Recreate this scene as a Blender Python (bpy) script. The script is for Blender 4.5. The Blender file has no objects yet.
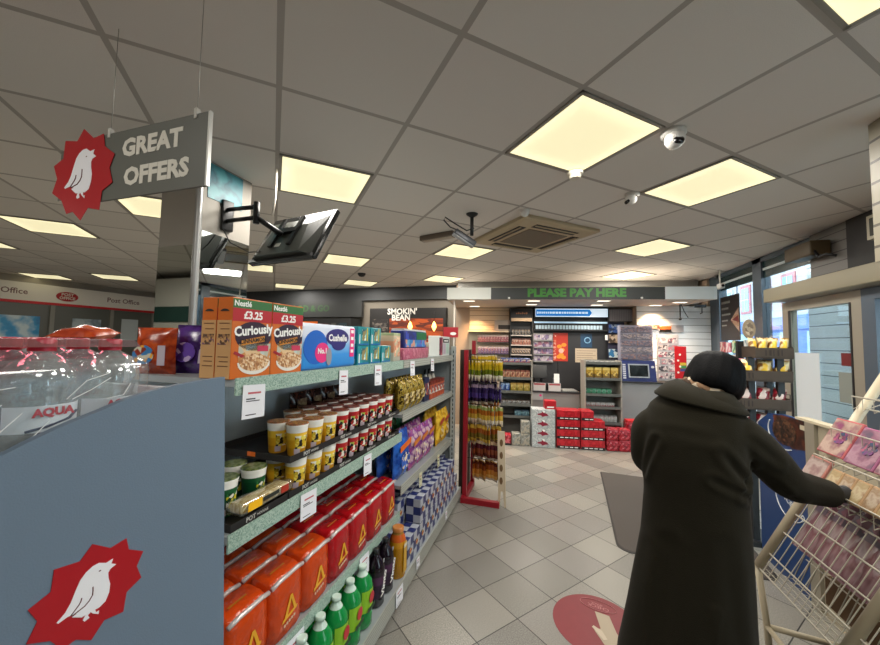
import bpy, bmesh, math, random
from mathutils import Matrix, Vector
random.seed(7)
R = math.radians
COL = bpy.context.scene.collection
ORD = ['first', 'second', 'third', 'fourth', 'fifth', 'sixth', 'seventh', 'eighth', 'ninth', 'tenth', 'eleventh', 'twelfth', 'thirteenth', 'fourteenth', 'fifteenth', 'sixteenth']

# ---------------------------------------------------------------- materials
def lin(c):
    if isinstance(c, str):
        c = [int(c[i:i + 2], 16) for i in (0, 2, 4)]
    return tuple(((v / 255) / 12.92 if v / 255 <= .04045 else ((v / 255 + .055) / 1.055) ** 2.4) for v in c[:3]) + (1,)

MATS = {}
def new_mat(name):
    m = bpy.data.materials.new(name)
    m.use_nodes = True
    nt = m.node_tree
    return m, nt, nt.nodes['Principled BSDF']

def mat(name, col='808080', rough=.5, metal=0, emit=0, noise=None, bump=None, spec=.5):
    if name in MATS:
        return MATS[name]
    m, nt, b = new_mat(name)
    c = lin(col)
    b.inputs['Base Color'].default_value = c
    b.inputs['Roughness'].default_value = rough
    b.inputs['Metallic'].default_value = metal
    b.inputs['Specular IOR Level'].default_value = spec
    if emit:
        b.inputs['Emission Color'].default_value = c
        b.inputs['Emission Strength'].default_value = emit
    tc = nt.nodes.new('ShaderNodeTexCoord')
    if noise:
        n = nt.nodes.new('ShaderNodeTexNoise')
        n.inputs['Scale'].default_value = noise[0]
        n.inputs['Detail'].default_value = 4
        nt.links.new(tc.outputs['Object'], n.inputs['Vector'])
        cr = nt.nodes.new('ShaderNodeMapRange')
        cr.inputs['To Min'].default_value = 1 - noise[1]
        cr.inputs['To Max'].default_value = 1 + noise[1]
        nt.links.new(n.outputs['Fac'], cr.inputs['Value'])
        mx = nt.nodes.new('ShaderNodeVectorMath'); mx.operation = 'SCALE'
        mx.inputs[0].default_value = c[:3]
        nt.links.new(cr.outputs['Result'], mx.inputs['Scale'])
        nt.links.new(mx.outputs['Vector'], b.inputs['Base Color'])
    if bump:
        n2 = nt.nodes.new('ShaderNodeTexNoise')
        n2.inputs['Scale'].default_value = bump[0]
        nt.links.new(tc.outputs['Object'], n2.inputs['Vector'])
        bp = nt.nodes.new('ShaderNodeBump')
        bp.inputs['Strength'].default_value = bump[1]
        bp.inputs['Distance'].default_value = .01
        nt.links.new(n2.outputs['Fac'], bp.inputs['Height'])
        nt.links.new(bp.outputs['Normal'], b.inputs['Normal'])
    MATS[name] = m
    return m

def art(name, cols, scale=30, rough=.35, stretch=(1, 1, 1), kind='voronoi', metal=0, emit=0):
    """printed artwork: patches of several inks"""
    if name in MATS:
        return MATS[name]
    m, nt, b = new_mat(name)
    tc = nt.nodes.new('ShaderNodeTexCoord')
    mp = nt.nodes.new('ShaderNodeMapping')
    mp.inputs['Scale'].default_value = stretch
    nt.links.new(tc.outputs['Object'], mp.inputs['Vector'])
    if kind == 'voronoi':
        t = nt.nodes.new('ShaderNodeTexVoronoi')
        t.inputs['Scale'].default_value = scale
        sep = nt.nodes.new('ShaderNodeSeparateColor')
        nt.links.new(t.outputs['Color'], sep.inputs['Color'])
        src = sep.outputs['Red']
    else:
        t = nt.nodes.new('ShaderNodeTexNoise')
        t.inputs['Scale'].default_value = scale
        t.inputs['Detail'].default_value = 3
        src = None
    nt.links.new(mp.outputs['Vector'], t.inputs['Vector'])
    if src is None:
        rng = nt.nodes.new('ShaderNodeMapRange')
        rng.inputs['From Min'].default_value = .3
        rng.inputs['From Max'].default_value = .7
        nt.links.new(t.outputs['Fac'], rng.inputs['Value'])
        src = rng.outputs['Result']
    r = nt.nodes.new('ShaderNodeValToRGB')
    r.color_ramp.interpolation = 'CONSTANT' if kind == 'voronoi' else 'LINEAR'
    els = r.color_ramp.elements
    while len(els) < len(cols):
        els.new(.5)
    for i, c in enumerate(cols):
        els[i].position = i / len(cols)
        els[i].color = lin(c)
    nt.links.new(src, r.inputs['Fac'])
    nt.links.new(r.outputs['Color'], b.inputs['Base Color'])
    b.inputs['Roughness'].default_value = rough
    b.inputs['Metallic'].default_value = metal
    if emit:
        nt.links.new(r.outputs['Color'], b.inputs['Emission Color'])
        b.inputs['Emission Strength'].default_value = emit
    MATS[name] = m
    return m

def bands(name, stops, lo, hi, axis=2, rough=.35, interp='CONSTANT', metal=0):
    """printed bands of ink along one object axis"""
    if name in MATS:
        return MATS[name]
    m, nt, b = new_mat(name)
    tc = nt.nodes.new('ShaderNodeTexCoord')
    sp = nt.nodes.new('ShaderNodeSeparateXYZ')
    nt.links.new(tc.outputs['Object'], sp.inputs['Vector'])
    mr = nt.nodes.new('ShaderNodeMapRange')
    mr.inputs['From Min'].default_value = lo
    mr.inputs['From Max'].default_value = hi
    nt.links.new(sp.outputs[axis], mr.inputs['Value'])
    r = nt.nodes.new('ShaderNodeValToRGB')
    r.color_ramp.interpolation = interp
    els = r.color_ramp.elements
    while len(els) < len(stops):
        els.new(.5)
    for i, (p, c) in enumerate(stops):
        els[i].position = p
        els[i].color = lin(c)
    nt.links.new(mr.outputs['Result'], r.inputs['Fac'])
    nt.links.new(r.outputs['Color'], b.inputs['Base Color'])
    b.inputs['Roughness'].default_value = rough
    b.inputs['Metallic'].default_value = metal
    MATS[name] = m
    return m

def clear(name, tint='FFFFFF', edge=.35, base=.06, rough=.05, milk=0):
    """thin clear plastic or glass: see-through face on, glossy at the rim"""
    if name in MATS:
        return MATS[name]
    m = bpy.data.materials.new(name); m.use_nodes = True
    nt = m.node_tree; nt.nodes.clear()
    out = nt.nodes.new('ShaderNodeOutputMaterial')
    tr = nt.nodes.new('ShaderNodeBsdfTransparent'); tr.inputs['Color'].default_value = lin(tint)
    gl = nt.nodes.new('ShaderNodeBsdfGlossy'); gl.inputs['Roughness'].default_value = rough
    gl.inputs['Color'].default_value = (.95, .97, 1, 1)
    lw = nt.nodes.new('ShaderNodeLayerWeight'); lw.inputs['Blend'].default_value = .35
    mr = nt.nodes.new('ShaderNodeMapRange')
    mr.inputs['To Min'].default_value = base; mr.inputs['To Max'].default_value = edge
    mx = nt.nodes.new('ShaderNodeMixShader')
    nt.links.new(lw.outputs['Facing'], mr.inputs['Value'])
    nt.links.new(mr.outputs['Result'], mx.inputs['Fac'])
    nt.links.new(tr.outputs['BSDF'], mx.inputs[1]); nt.links.new(gl.outputs['BSDF'], mx.inputs[2])
    last = mx
    if milk:
        df = nt.nodes.new('ShaderNodeBsdfDiffuse'); df.inputs['Color'].default_value = lin('E4EAEA')
        last = nt.nodes.new('ShaderNodeMixShader'); last.inputs['Fac'].default_value = milk
        nt.links.new(mx.outputs['Shader'], last.inputs[1]); nt.links.new(df.outputs['BSDF'], last.inputs[2])
    nt.links.new(last.outputs['Shader'], out.inputs['Surface'])
    MATS[name] = m
    return m

def grid_mat(name, cell, line, tile_cols, line_col, rough=.6, speck=None, bumpy=0):
    """square tiles with joints, in the object's own axes; every tile gets one of a few tones"""
    m, nt, b = new_mat(name)
    N = nt.nodes.new; L = nt.links.new
    tc = N('ShaderNodeTexCoord')
    sc = N('ShaderNodeVectorMath'); sc.operation = 'SCALE'; sc.inputs['Scale'].default_value = 1 / cell
    L(tc.outputs['Object'], sc.inputs[0])
    fl = N('ShaderNodeVectorMath'); fl.operation = 'FLOOR'; L(sc.outputs['Vector'], fl.inputs[0])
    wn = N('ShaderNodeTexWhiteNoise'); wn.noise_dimensions = '2D'; L(fl.outputs['Vector'], wn.inputs['Vector'])
    rp = N('ShaderNodeValToRGB'); rp.color_ramp.interpolation = 'CONSTANT'
    els = rp.color_ramp.elements
    while len(els) < len(tile_cols):
        els.new(.5)
    for i, c in enumerate(tile_cols):
        els[i].position = i / len(tile_cols); els[i].color = lin(c)
    L(wn.outputs['Value'], rp.inputs['Fac'])
    col = rp.outputs['Color']
    if speck:
        ns = N('ShaderNodeTexNoise'); ns.inputs['Scale'].default_value = speck[0]; ns.inputs['Detail'].default_value = 6
        ns.inputs['Roughness'].default_value = .7
        L(tc.outputs['Object'], ns.inputs['Vector'])
        mr = N('ShaderNodeMapRange'); mr.inputs['From Min'].default_value = .35; mr.inputs['From Max'].default_value = .65
        mr.inputs['To Min'].default_value = 1 - speck[1]; mr.inputs['To Max'].default_value = 1 + speck[1]
        w2 = N('ShaderNodeTexWhiteNoise'); w2.noise_dimensions = '3D'
        sh = N('ShaderNodeVectorMath'); sh.operation = 'ADD'; sh.inputs[1].default_value = (17, 5, 3)
        L(fl.outputs['Vector'], sh.inputs[0]); L(sh.outputs['Vector'], w2.inputs['Vector'])
        am = N('ShaderNodeMapRange'); am.inputs['To Min'].default_value = .25; am.inputs['To Max'].default_value = 1.3; L(w2.outputs['Value'], am.inputs['Value'])
        pv = N('ShaderNodeMath'); pv.operation = 'SUBTRACT'; pv.inputs[1].default_value = .5; L(ns.outputs['Fac'], pv.inputs[0])
        pm = N('ShaderNodeMath'); pm.operation = 'MULTIPLY_ADD'; pm.inputs[2].default_value = .5; L(pv.outputs[0], pm.inputs[0]); L(am.outputs['Result'], pm.inputs[1])
        L(pm.outputs[0], mr.inputs['Value'])
        ml = N('ShaderNodeVectorMath'); ml.operation = 'SCALE'
        L(col, ml.inputs[0]); L(mr.outputs['Result'], ml.inputs['Scale'])
        col = ml.outputs['Vector']
    fr = N('ShaderNodeVectorMath'); fr.operation = 'FRACTION'; L(sc.outputs['Vector'], fr.inputs[0])
    sp = N('ShaderNodeSeparateXYZ'); L(fr.outputs['Vector'], sp.inputs['Vector'])
    ds = []
    for ax in 'XY':
        s = N('ShaderNodeMath'); s.operation = 'SUBTRACT'; s.inputs[1].default_value = .5; L(sp.outputs[ax], s.inputs[0])
        a = N('ShaderNodeMath'); a.operation = 'ABSOLUTE'; L(s.outputs[0], a.inputs[0]); ds.append(a)
    mxm = N('ShaderNodeMath'); mxm.operation = 'MAXIMUM'; L(ds[0].outputs[0], mxm.inputs[0]); L(ds[1].outputs[0], mxm.inputs[1])
    gt = N('ShaderNodeMath'); gt.operation = 'GREATER_THAN'; gt.inputs[1].default_value = .5 - line / cell / 2; L(mxm.outputs[0], gt.inputs[0])
    mix = N('ShaderNodeMix'); mix.data_type = 'RGBA'
    L(gt.outputs[0], mix.inputs['Factor']); L(col, mix.inputs[6]); mix.inputs[7].default_value = lin(line_col)
    L(mix.outputs[2], b.inputs['Base Color'])
    b.inputs['Roughness'].default_value = rough
    if bumpy:
        bp = N('ShaderNodeBump'); bp.inputs['Strength'].default_value = bumpy; bp.inputs['Distance'].default_value = .004; bp.invert = True
        L(gt.outputs[0], bp.inputs['Height']); L(bp.outputs['Normal'], b.inputs['Normal'])
    MATS[name] = m
    return m

def lines_mat(name, base, line_col, pitch, width, axis=2, rough=.5):
    """boards with a dark groove every `pitch` metres along one object axis"""
    if name in MATS:
        return MATS[name]
    m, nt, b = new_mat(name)
    N = nt.nodes.new; L = nt.links.new
    tc = N('ShaderNodeTexCoord'); sp = N('ShaderNodeSeparateXYZ'); L(tc.outputs['Object'], sp.inputs['Vector'])
    d = N('ShaderNodeMath'); d.operation = 'DIVIDE'; d.inputs[1].default_value = pitch; L(sp.outputs[axis], d.inputs[0])
    f = N('ShaderNodeMath'); f.operation = 'FRACT'; L(d.outputs[0], f.inputs[0])
    g = N('ShaderNodeMath'); g.operation = 'LESS_THAN'; g.inputs[1].default_value = width / pitch; L(f.outputs[0], g.inputs[0])
    mix = N('ShaderNodeMix'); mix.data_type = 'RGBA'
    L(g.outputs[0], mix.inputs['Factor']); mix.inputs[6].default_value = lin(base); mix.inputs[7].default_value = lin(line_col)
    L(mix.outputs[2], b.inputs['Base Color']); b.inputs['Roughness'].default_value = rough
    MATS[name] = m
    return m

# ---------------------------------------------------------------- mesh building
class MB:
    def __init__(s):
        s.v = []; s.f = []; s.mi = []; s.sm = []; s.cur = 0
    def add(s, vs, fs, smooth=False, T=None):
        o = len(s.v)
        s.v += [tuple(T @ Vector(p)) if T else tuple(p) for p in vs]
        s.f += [tuple(i + o for i in f) for f in fs]
        s.mi += [s.cur] * len(fs); s.sm += [smooth] * len(fs)
        return s
    def m(s, i):
        s.cur = i; return s
    def box(s, x0, x1, y0, y1, z0, z1, T=None):
        if x0 > x1: x0, x1 = x1, x0
        if y0 > y1: y0, y1 = y1, y0
        if z0 > z1: z0, z1 = z1, z0
        v = [(x, y, z) for z in (z0, z1) for y in (y0, y1) for x in (x0, x1)]
        return s.add(v, [(0, 2, 3, 1), (4, 5, 7, 6), (0, 1, 5, 4), (2, 6, 7, 3), (0, 4, 6, 2), (1, 3, 7, 5)], False, T)
    def rbox(s, x0, x1, y0, y1, z0, z1, r=.005, seg=2, T=None, smooth=True):
        bm = bmesh.new()
        bmesh.ops.create_cube(bm, size=1)
        for v in bm.verts:
            v.co = Vector(((x0 + x1) / 2 + v.co.x * (x1 - x0), (y0 + y1) / 2 + v.co.y * (y1 - y0), (z0 + z1) / 2 + v.co.z * (z1 - z0)))
        bmesh.ops.bevel(bm, geom=bm.edges[:], offset=r, segments=seg, profile=.6, affect='EDGES')
        bm.verts.index_update()
        vs = [tuple(v.co) for v in bm.verts]; fs = [tuple(v.index for v in f.verts) for f in bm.faces]
        bm.free()
        return s.add(vs, fs, smooth, T)
    def prism(s, pts, y0, y1, T=None, smooth=False):
        """polygon in x,z pushed from y0 (front) to y1"""
        n = len(pts)
        area = sum(pts[i][0] * pts[(i + 1) % n][1] - pts[(i + 1) % n][0] * pts[i][1] for i in range(n))
        if area < 0: pts = pts[::-1]
        v = [(p[0], y0, p[1]) for p in pts] + [(p[0], y1, p[1]) for p in pts]
        fs = [tuple(range(n)), tuple(range(2 * n - 1, n - 1, -1))]
        fs += [(i, n + i, n + (i + 1) % n, (i + 1) % n) for i in range(n)]
        return s.add(v, fs, smooth, T)
    def lathe(s, prof, n=16, c=(0, 0), T=None, smooth=True, cap=True):
        v = []; fs = []
        for r, z in prof:
            for k in range(n):
                a = 2 * math.pi * k / n
                v.append((c[0] + r * math.cos(a), c[1] + r * math.sin(a), z))
        for i in range(len(prof) - 1):
            for k in range(n):
                k2 = (k + 1) % n
                fs.append((i * n + k, i * n + k2, (i + 1) * n + k2, (i + 1) * n + k))
        s.add(v, fs, smooth, T)
        if cap:
            m = len(prof) - 1
            s.add(v[:n], [tuple(range(n - 1, -1, -1))], False, T)
            s.add(v[m * n:], [tuple(range(n))], False, T)
        return s
    def tube(s, pts, r, n=6, T=None, closed=False):
        P = [Vector(p) for p in pts]; v = []; fs = []
        rs = r if isinstance(r, (list, tuple)) else [r] * len(P)
        up = None
        for i, p in enumerate(P):
            a = P[i - 1] if (i > 0 or closed) else p
            b = P[(i + 1) % len(P)] if (i < len(P) - 1 or closed) else p
            t = (b - a).normalized()
            if up is None:
                up = Vector((0, 0, 1)) if abs(t.z) < .9 else Vector((1, 0, 0))
            x = t.cross(up)
            if x.length < 1e-4: x = t.cross(Vector((0, 1, 0)))
            x.normalize(); y = x.cross(t).normalized(); up = y
            for k in range(n):
                q = 2 * math.pi * k / n + math.pi / n
                v.append(tuple(p + x * rs[i] * math.cos(q) + y * rs[i] * math.sin(q)))
        m = len(P)
        for i in range(m if closed else m - 1):
            j = (i + 1) % m
            for k in range(n):
                k2 = (k + 1) % n
                fs.append((i * n + k, i * n + k2, j * n + k2, j * n + k))
        if not closed:
            fs.append(tuple(range(n - 1, -1, -1))); fs.append(tuple(range((m - 1) * n, m * n)))
        return s.add(v, fs, n > 4, T)
    def loft(s, rings, T=None, cap=True, smooth=True, flip=False):
        n = len(rings[0]); v = [p for r in rings for p in r]; fs = []
        for i in range(len(rings) - 1):
            for k in range(n):
                k2 = (k + 1) % n
                q = (i * n + k, i * n + k2, (i + 1) * n + k2, (i + 1) * n + k)
                fs.append(q[::-1] if flip else q)
        if cap:
            fs.append(tuple(range(n - 1, -1, -1))); fs.append(tuple(range((len(rings) - 1) * n, len(rings) * n)))
        return s.add(v, fs, smooth, T)
    def ball(s, c, r, n=12, m=8, T=None):
        rx, ry, rz = r if isinstance(r, (list, tuple)) else (r, r, r)
        rings = []
        for i in range(m + 1):
            a = -math.pi / 2 + math.pi * i / m
            q = max(math.cos(a), .02)
            rings.append([(c[0] + rx * q * math.cos(2 * math.pi * k / n), c[1] + ry * q * math.sin(2 * math.pi * k / n), c[2] + rz * math.sin(a)) for k in range(n)])
        return s.loft(rings, T)
    def bag(s, w, h, d, T=None, nx=10, nz=12, crimp=.06, seed=0):
        """a filled pillow bag standing on its lower seal, front towards -y"""
        rr = random.Random(seed)
        ph = [rr.uniform(0, 6.28) for _ in range(4)]
        for side in (-1, 1):
            v = []; fs = []
            for j in range(nz + 1):
                for i in range(nx + 1):
                    u = i / nx * 2 - 1; t = j / nz * 2 - 1
                    e = max(0, 1 - abs(u) ** 3) * max(0, 1 - (abs(t) / (1 - crimp)) ** 3 if abs(t) < 1 - crimp else 0)
                    y = d / 2 * e ** .6
                    y += .05 * d * math.sin(5 * u + ph[0] + 3 * t) * e + .04 * d * math.sin(9 * t + ph[1] + 2 * u) * e
                    x = u * w / 2 * (1 - .05 * (1 - abs(t)) * 1)
                    v.append((x, side * (y + .0006), h / 2 + t * h / 2))
            q = nx + 1
            for j in range(nz):
                for i in range(nx):
                    f = (j * q + i, j * q + i + 1, (j + 1) * q + i + 1, (j + 1) * q + i)
                    fs.append(f if side < 0 else f[::-1])
            s.add(v, fs, True, T)
        return s
    def build(s, name, mats, parent=None, loc=(0, 0, 0), rz=0):
        me = bpy.data.meshes.new(name)
        me.from_pydata(s.v, [], s.f)
        for x in (mats if isinstance(mats, (list, tuple)) else [mats]):
            me.materials.append(x)
        me.polygons.foreach_set('material_index', s.mi)
        me.polygons.foreach_set('use_smooth', s.sm)
        me.update()
        o = bpy.data.objects.new(name, me)
        COL.objects.link(o)
        o.location = loc
        if rz: o.rotation_euler = (0, 0, rz)
        if parent: o.parent = parent
        return o

def tag(o, label, cat, group=None):
    o['label'] = label; o['category'] = cat
    if group: o['group'] = group
    return o

def thing(name, label, cat, loc=(0, 0, 0), rz=0, group=None):
    o = bpy.data.objects.new(name, None)
    o.empty_display_size = .05
    COL.objects.link(o)
    o.location = loc; o.rotation_euler = (0, 0, rz)
    return tag(o, label, cat, group)

def solo(name, mb, mats, label, cat, loc=(0, 0, 0), rz=0, group=None):
    return tag(mb.build(name, mats, None, loc, rz), label, cat, group)

def struct(name, mb, mats, loc=(0, 0, 0), rz=0, parent=None):
    o = mb.build(name, mats, parent, loc, rz)
    if not parent: o['kind'] = 'structure'
    return o

def dup(root, label, loc, rz=None, group=None):
    r = root.copy(); COL.objects.link(r); r.location = loc
    if rz is not None: r.rotation_euler = (0, 0, rz)
    r['label'] = label
    if group: r['group'] = group
    for ch in list(root.children):
        c = ch.copy(); COL.objects.link(c); c.parent = r
        for g in list(ch.children):
            d = g.copy(); COL.objects.link(d); d.parent = c
    return r

TEXT_CACHE = {}
def text(s, size, m, parent, loc, face='-y', name='lettering', align='CENTER', bold=0, ext=.0004, roll=0, sx=1):
    """lettering turned into a mesh, lying on a face of its thing"""
    key = (s, size, align, bold, ext, sx, m.name)
    if key not in TEXT_CACHE:
        cu = bpy.data.curves.new(name, 'FONT')
        cu.body = s; cu.size = size; cu.align_x = align; cu.align_y = 'CENTER'
        cu.extrude = ext; cu.offset = bold; cu.resolution_u = 2
        tmp = bpy.data.objects.new('lettering', cu)
        COL.objects.link(tmp)
        bpy.context.view_layer.update()
        dg = bpy.context.evaluated_depsgraph_get()
        me = bpy.data.meshes.new_from_object(tmp.evaluated_get(dg))
        COL.objects.unlink(tmp); bpy.data.objects.remove(tmp); bpy.data.curves.remove(cu)
        for v in me.vertices: v.co.x *= sx
        me.materials.clear(); me.materials.append(m)
        TEXT_CACHE[key] = me
    o = bpy.data.objects.new(name, TEXT_CACHE[key])
    COL.objects.link(o)
    o.location = loc; o.parent = parent
    rot = {'-y': (R(90), 0, 0), '-x': (R(90), 0, R(-90)), '+x': (R(90), 0, R(90)), 'up': (0, 0, 0)}[face]
    o.rotation_euler = (Matrix.LocRotScale(None, __import__('mathutils').Euler(rot), None) @ Matrix.Rotation(roll, 4, 'Z')).to_euler()
    return o

def ellipse(cx, cz, rx, rz, n=20, a0=0, a1=360):
    full = abs(a1 - a0) >= 360
    k = n if full else n + 1
    return [(cx + rx * math.cos(R(a0 + (a1 - a0) * i / n)), cz + rz * math.sin(R(a0 + (a1 - a0) * i / n))) for i in range(k)]

def rect(x0, x1, z0, z1):
    return [(x0, z0), (x1, z0), (x1, z1), (x0, z1)]

def decal(parent, name, pts, y, m, t=.0006):
    return MB().prism(pts, y - t, y).build(name, m, parent)

def decal_side(parent, name, pts, x, m, t=.0006):
    """on the local -x face; pts are (y, z)"""
    mb = MB().prism([(-p[0], p[1]) for p in pts], x - t, x)
    o = mb.build(name, m, parent)
    for v in o.data.vertices:
        X, Y, Z = v.co
        v.co = (Y, -X, Z)
    return o

# common inks and surfaces
WHITE = mat('white_ink', 'F2F2EE', .45)
BLACK = mat('black_ink', '141414', .45)
RED = mat('red_ink', 'B8141E', .4)
YELLOW = mat('yellow_ink', 'F2B813', .4)
GREEN = mat('green_ink', '1E7A3C', .4)
PINK = mat('pink_ink', 'E2307C', .4)
PURPLE = mat('purple_ink', '3A1F5C', .4)
ORANGE = mat('orange_ink', 'E06A14', .4)
BLUE = mat('blue_ink', '1E4FA8', .4)
GREY_METAL = mat('grey_metal', '7E858A', .4, .3)
DARK = mat('dark_plastic', '1A1B1D', .45)
CARD_BLACK = mat('black_card', '1B1716', .6)

# ---------------------------------------------------------------- room shell
CH = 2.747                     # ceiling height
WX = 2.63                      # window wall
GA = R(42.36); GO = Vector((-.3128, 1.2443, 0)); GT = .628
ga = Vector((math.cos(GA), math.sin(GA), 0)); gb = Vector((-math.sin(GA), math.cos(GA), 0))
X0, X1, Y0, Y1 = -9.9, WX, -4.0, 7.35

def slab(name, z0, z1, origin, ang, m, x1=X1):
    o = struct(name, MB(), m, (origin[0], origin[1], 0), ang)
    inv = Matrix.Rotation(-ang, 3, 'Z')
    c = [inv @ (Vector((x, y, 0)) - Vector((origin[0], origin[1], 0))) for x, y in ((X0 - .1, Y0 - .1), (x1, Y0 - .1), (x1, Y1 + .1), (X0 - .1, Y1 + .1))]
    v = [(p.x, p.y, z0) for p in c] + [(p.x, p.y, z1) for p in c]
    o.data.from_pydata(v, [], [(3, 2, 1, 0), (4, 5, 6, 7), (0, 1, 5, 4), (1, 2, 6, 5), (2, 3, 7, 6), (3, 0, 4, 7)])
    o.data.update()
    return o

floor_m = grid_mat('floor_tile', .2997, .006, ['86837B', '7B7972', '8E8B82', '807D77', '76746E', '8A877E', '83807A'], '35332F', .34, (150, .38), .15)
ceil_m = grid_mat('ceiling_tile', GT, .026, ['D6D0C8', 'D2CCC4', 'DAD4CC', 'D5CEC6'], 'A8A199', .9, (340, .06))
slab('floor', -.12, 0, (-.8235, 2.309), R(50.6), floor_m, X1 + .12)
slab('ceiling', CH, CH + .1, (GO.x, GO.y), GA, ceil_m, X1 + .12)

wall_m = mat('wall_paint', 'A8A299', .8, noise=(3, .04))
wall_dark = mat('wall_dark_paint', '3A3B3C', .7)
wall_warm = mat('wall_warm_paint', '9C8874', .75)
alu = mat('window_frame_metal', '56626E', .4, .2)
alu_light = mat('door_frame_metal', 'A09888', .4, .2)
glass = clear('window_glass', 'EAF3F4', .25, .03, .02)
struct('wall_left', MB().box(X0 - .1, X0, Y0, Y1, 0, CH), wall_m)
struct('wall_front', MB().box(X0, X1, Y0 - .1, Y0, 0, CH), wall_m)
struct('wall_back', MB().box(X0, -1.45, 6.98, 7.08, 0, CH), mat('wall_taupe', '7A7266', .8))
mb = MB().m(0).box(X0, -1.6, 6.9, 6.979, 2.47, CH)
struct('trim_1', mb, wall_dark)          # dark band under the ceiling of the back wall

# counter frame: u along the counter, w away from the shop floor
CO = Vector((-1.561, 5.437, 0)); CT = R(8.82)
cu_ = Vector((math.cos(CT), math.sin(CT), 0)); cw_ = Vector((-math.sin(CT), math.cos(CT), 0))
def C3(u, w, z=0):
    p = CO + cu_ * u + cw_ * w
    return (p.x, p.y, z)
struct('wall_counter', MB().box(.02, 4.38, 1.31, 1.41, 0, CH), wall_warm, C3(0, 0), CT)
struct('trim_2', MB().box(.07, 4.3, 1.12, 1.2, 2.31, CH), mat('bulkhead_paint', '7C7A75', .8), C3(0, 0), CT)
struct('wall_side', MB().box(4.36, 4.40, .97, 1.31, 0, CH).box(3.2, 3.22, .97, 1.31, 0, 2.27), wall_warm, C3(0, 0), CT)

# window wall on the right
wr = MB()
wr.box(WX, WX + .12, 6.76, 7.6, 0, CH)
wr.box(WX, WX + .12, 5.5, 6.76, 0, .35).box(WX, WX + .12, 5.12, 5.5, 0, .35)
wr.box(WX, WX + .12, .2, 2.55, 0, .3).box(WX, WX + .12, Y0, .2, 0, CH)
wr.box(WX, WX + .12, .2, 4.0, 2.32, CH)
struct('wall_right', wr, mat('dark_slate_paint', '4A555E', .5))
f = MB()
for y0, y1 in ((6.68, 6.78), (5.5, 5.7)):
    f.box(WX - .02, WX + .08, y0, y1, .35, CH - .01)
f.box(WX - .02, WX + .08, 4.57, 6.78, 2.68, CH - .01).box(WX - .02, WX + .08, 5.16, 6.68, .35, .42)
w1 = struct('window_1', f, alu)
struct('window_pane', MB().box(WX + .02, WX + .028, 5.7, 6.68, .42, 2.68).box(WX + .02, WX + .028, 5.1, 5.5, .42, 2.68).box(WX + .02, WX + .028, 4.57, 5.16, 2.2, 2.68), glass, parent=w1)
struct('header_film', MB().box(WX + .005, WX + .012, 5.7, 6.68, 2.47, 2.68).box(WX + .005, WX + .012, 4.6, 5.5, 2.47, 2.68), mat('teal_film', '1E3A3E', .25), parent=w1)
struct('header_stripe', MB().box(WX - .002, WX + .005, 5.7, 6.68, 2.565, 2.595).box(WX - .002, WX + .005, 4.6, 5.5, 2.565, 2.595), mat('pale_reflection', 'C9D4D8', .4), parent=w1)  # white light reflection on the teal film, painted as a pale strip
# boarded panels above the entrance
struct('trim_3', MB().box(WX - .04, WX + .06, 4.09, 4.57, 2.27, CH - .005), lines_mat('grey_boards', '77736E', '3E3B38', .092, .008), )
struct('trim_4', MB().box(WX - .05, WX + .06, 3.6, 4.085, 2.27, CH - .005), mat('dark_panel', '24211F', .6))
struct('trim_5', MB().rbox(2.45, WX + .06, 1.0, 5.13, 2.11, 2.265, .006), mat('cream_header', '968E76', .5))
struct('trim_6', MB().box(1.60, 1.66, 2.22, 2.36, 2.02, CH - .002), lines_mat('cream_slats', '8C8470', '4C4438', .11, .014))
# entrance doors
d = MB()
d.box(WX - .02, WX + .06, 4.99, 5.1, 0, 2.1).box(WX - .02, WX + .06, 4.0, 4.12, 0, 2.1)
d.box(WX - .02, WX + .06, 4.12, 4.99, 2.0, 2.1).box(WX - .02, WX + .06, 4.12, 4.99, 0, .12)
frost = bpy.data.materials.new('frosted_white'); frost.use_nodes = True
nt = frost.node_tree; nt.nodes.clear()
fo = nt.nodes.new('ShaderNodeOutputMaterial'); ft = nt.nodes.new('ShaderNodeBsdfTranslucent'); fd = nt.nodes.new('ShaderNodeBsdfDiffuse'); fm_ = nt.nodes.new('ShaderNodeMixShader')
ft.inputs['Color'].default_value = lin('E4E8EA'); fd.inputs['Color'].default_value = lin('EEF2F4'); fm_.inputs['Fac'].default_value = .7
nt.links.new(ft.outputs['BSDF'], fm_.inputs[1]); nt.links.new(fd.outputs['BSDF'], fm_.inputs[2]); nt.links.new(fm_.outputs['Shader'], fo.inputs['Surface'])
d1 = struct('door_1', d, alu_light)
struct('door_seal', MB().box(WX - .025, WX - .02, 4.955, 4.99, .12, 2.0).box(WX - .025, WX - .02, 4.12, 4.14, .12, 2.0), DARK, parent=d1)
struct('door_pane', MB().box(WX + .01, WX + .018, 4.12, 4.99, .12, 2.0), glass, parent=d1)
struct('frosted_film', MB().box(WX + .003, WX + .007, 4.58, 4.95, .12, 1.53), frost, parent=d1)
struct('door_sign', MB().box(WX - .001, WX + .008, 4.15, 4.29, 1.42, 1.54), mat('door_sign_red', '6E1C1E', .5), parent=d1)
struct('door_notice', MB().box(WX - .001, WX + .008, 4.17, 4.33, 1.08, 1.36), mat('door_notice_grey', '8B9088', .5), parent=d1)
d = MB()
d.box(WX - .03, WX + .06, 3.86, 3.995, 0, 2.1).box(WX - .03, WX + .06, 2.55, 2.66, 0, 2.1).box(WX - .03, WX + .06, 2.66, 3.86, 2.0, 2.1).box(WX - .03, WX + .06, 2.66, 3.86, 0, .1)
d2 = struct('door_2', d, alu)
struct('door_pane', MB().box(WX + .01, WX + .018, 2.66, 3.86, .1, 2.0), glass, parent=d2)
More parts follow.
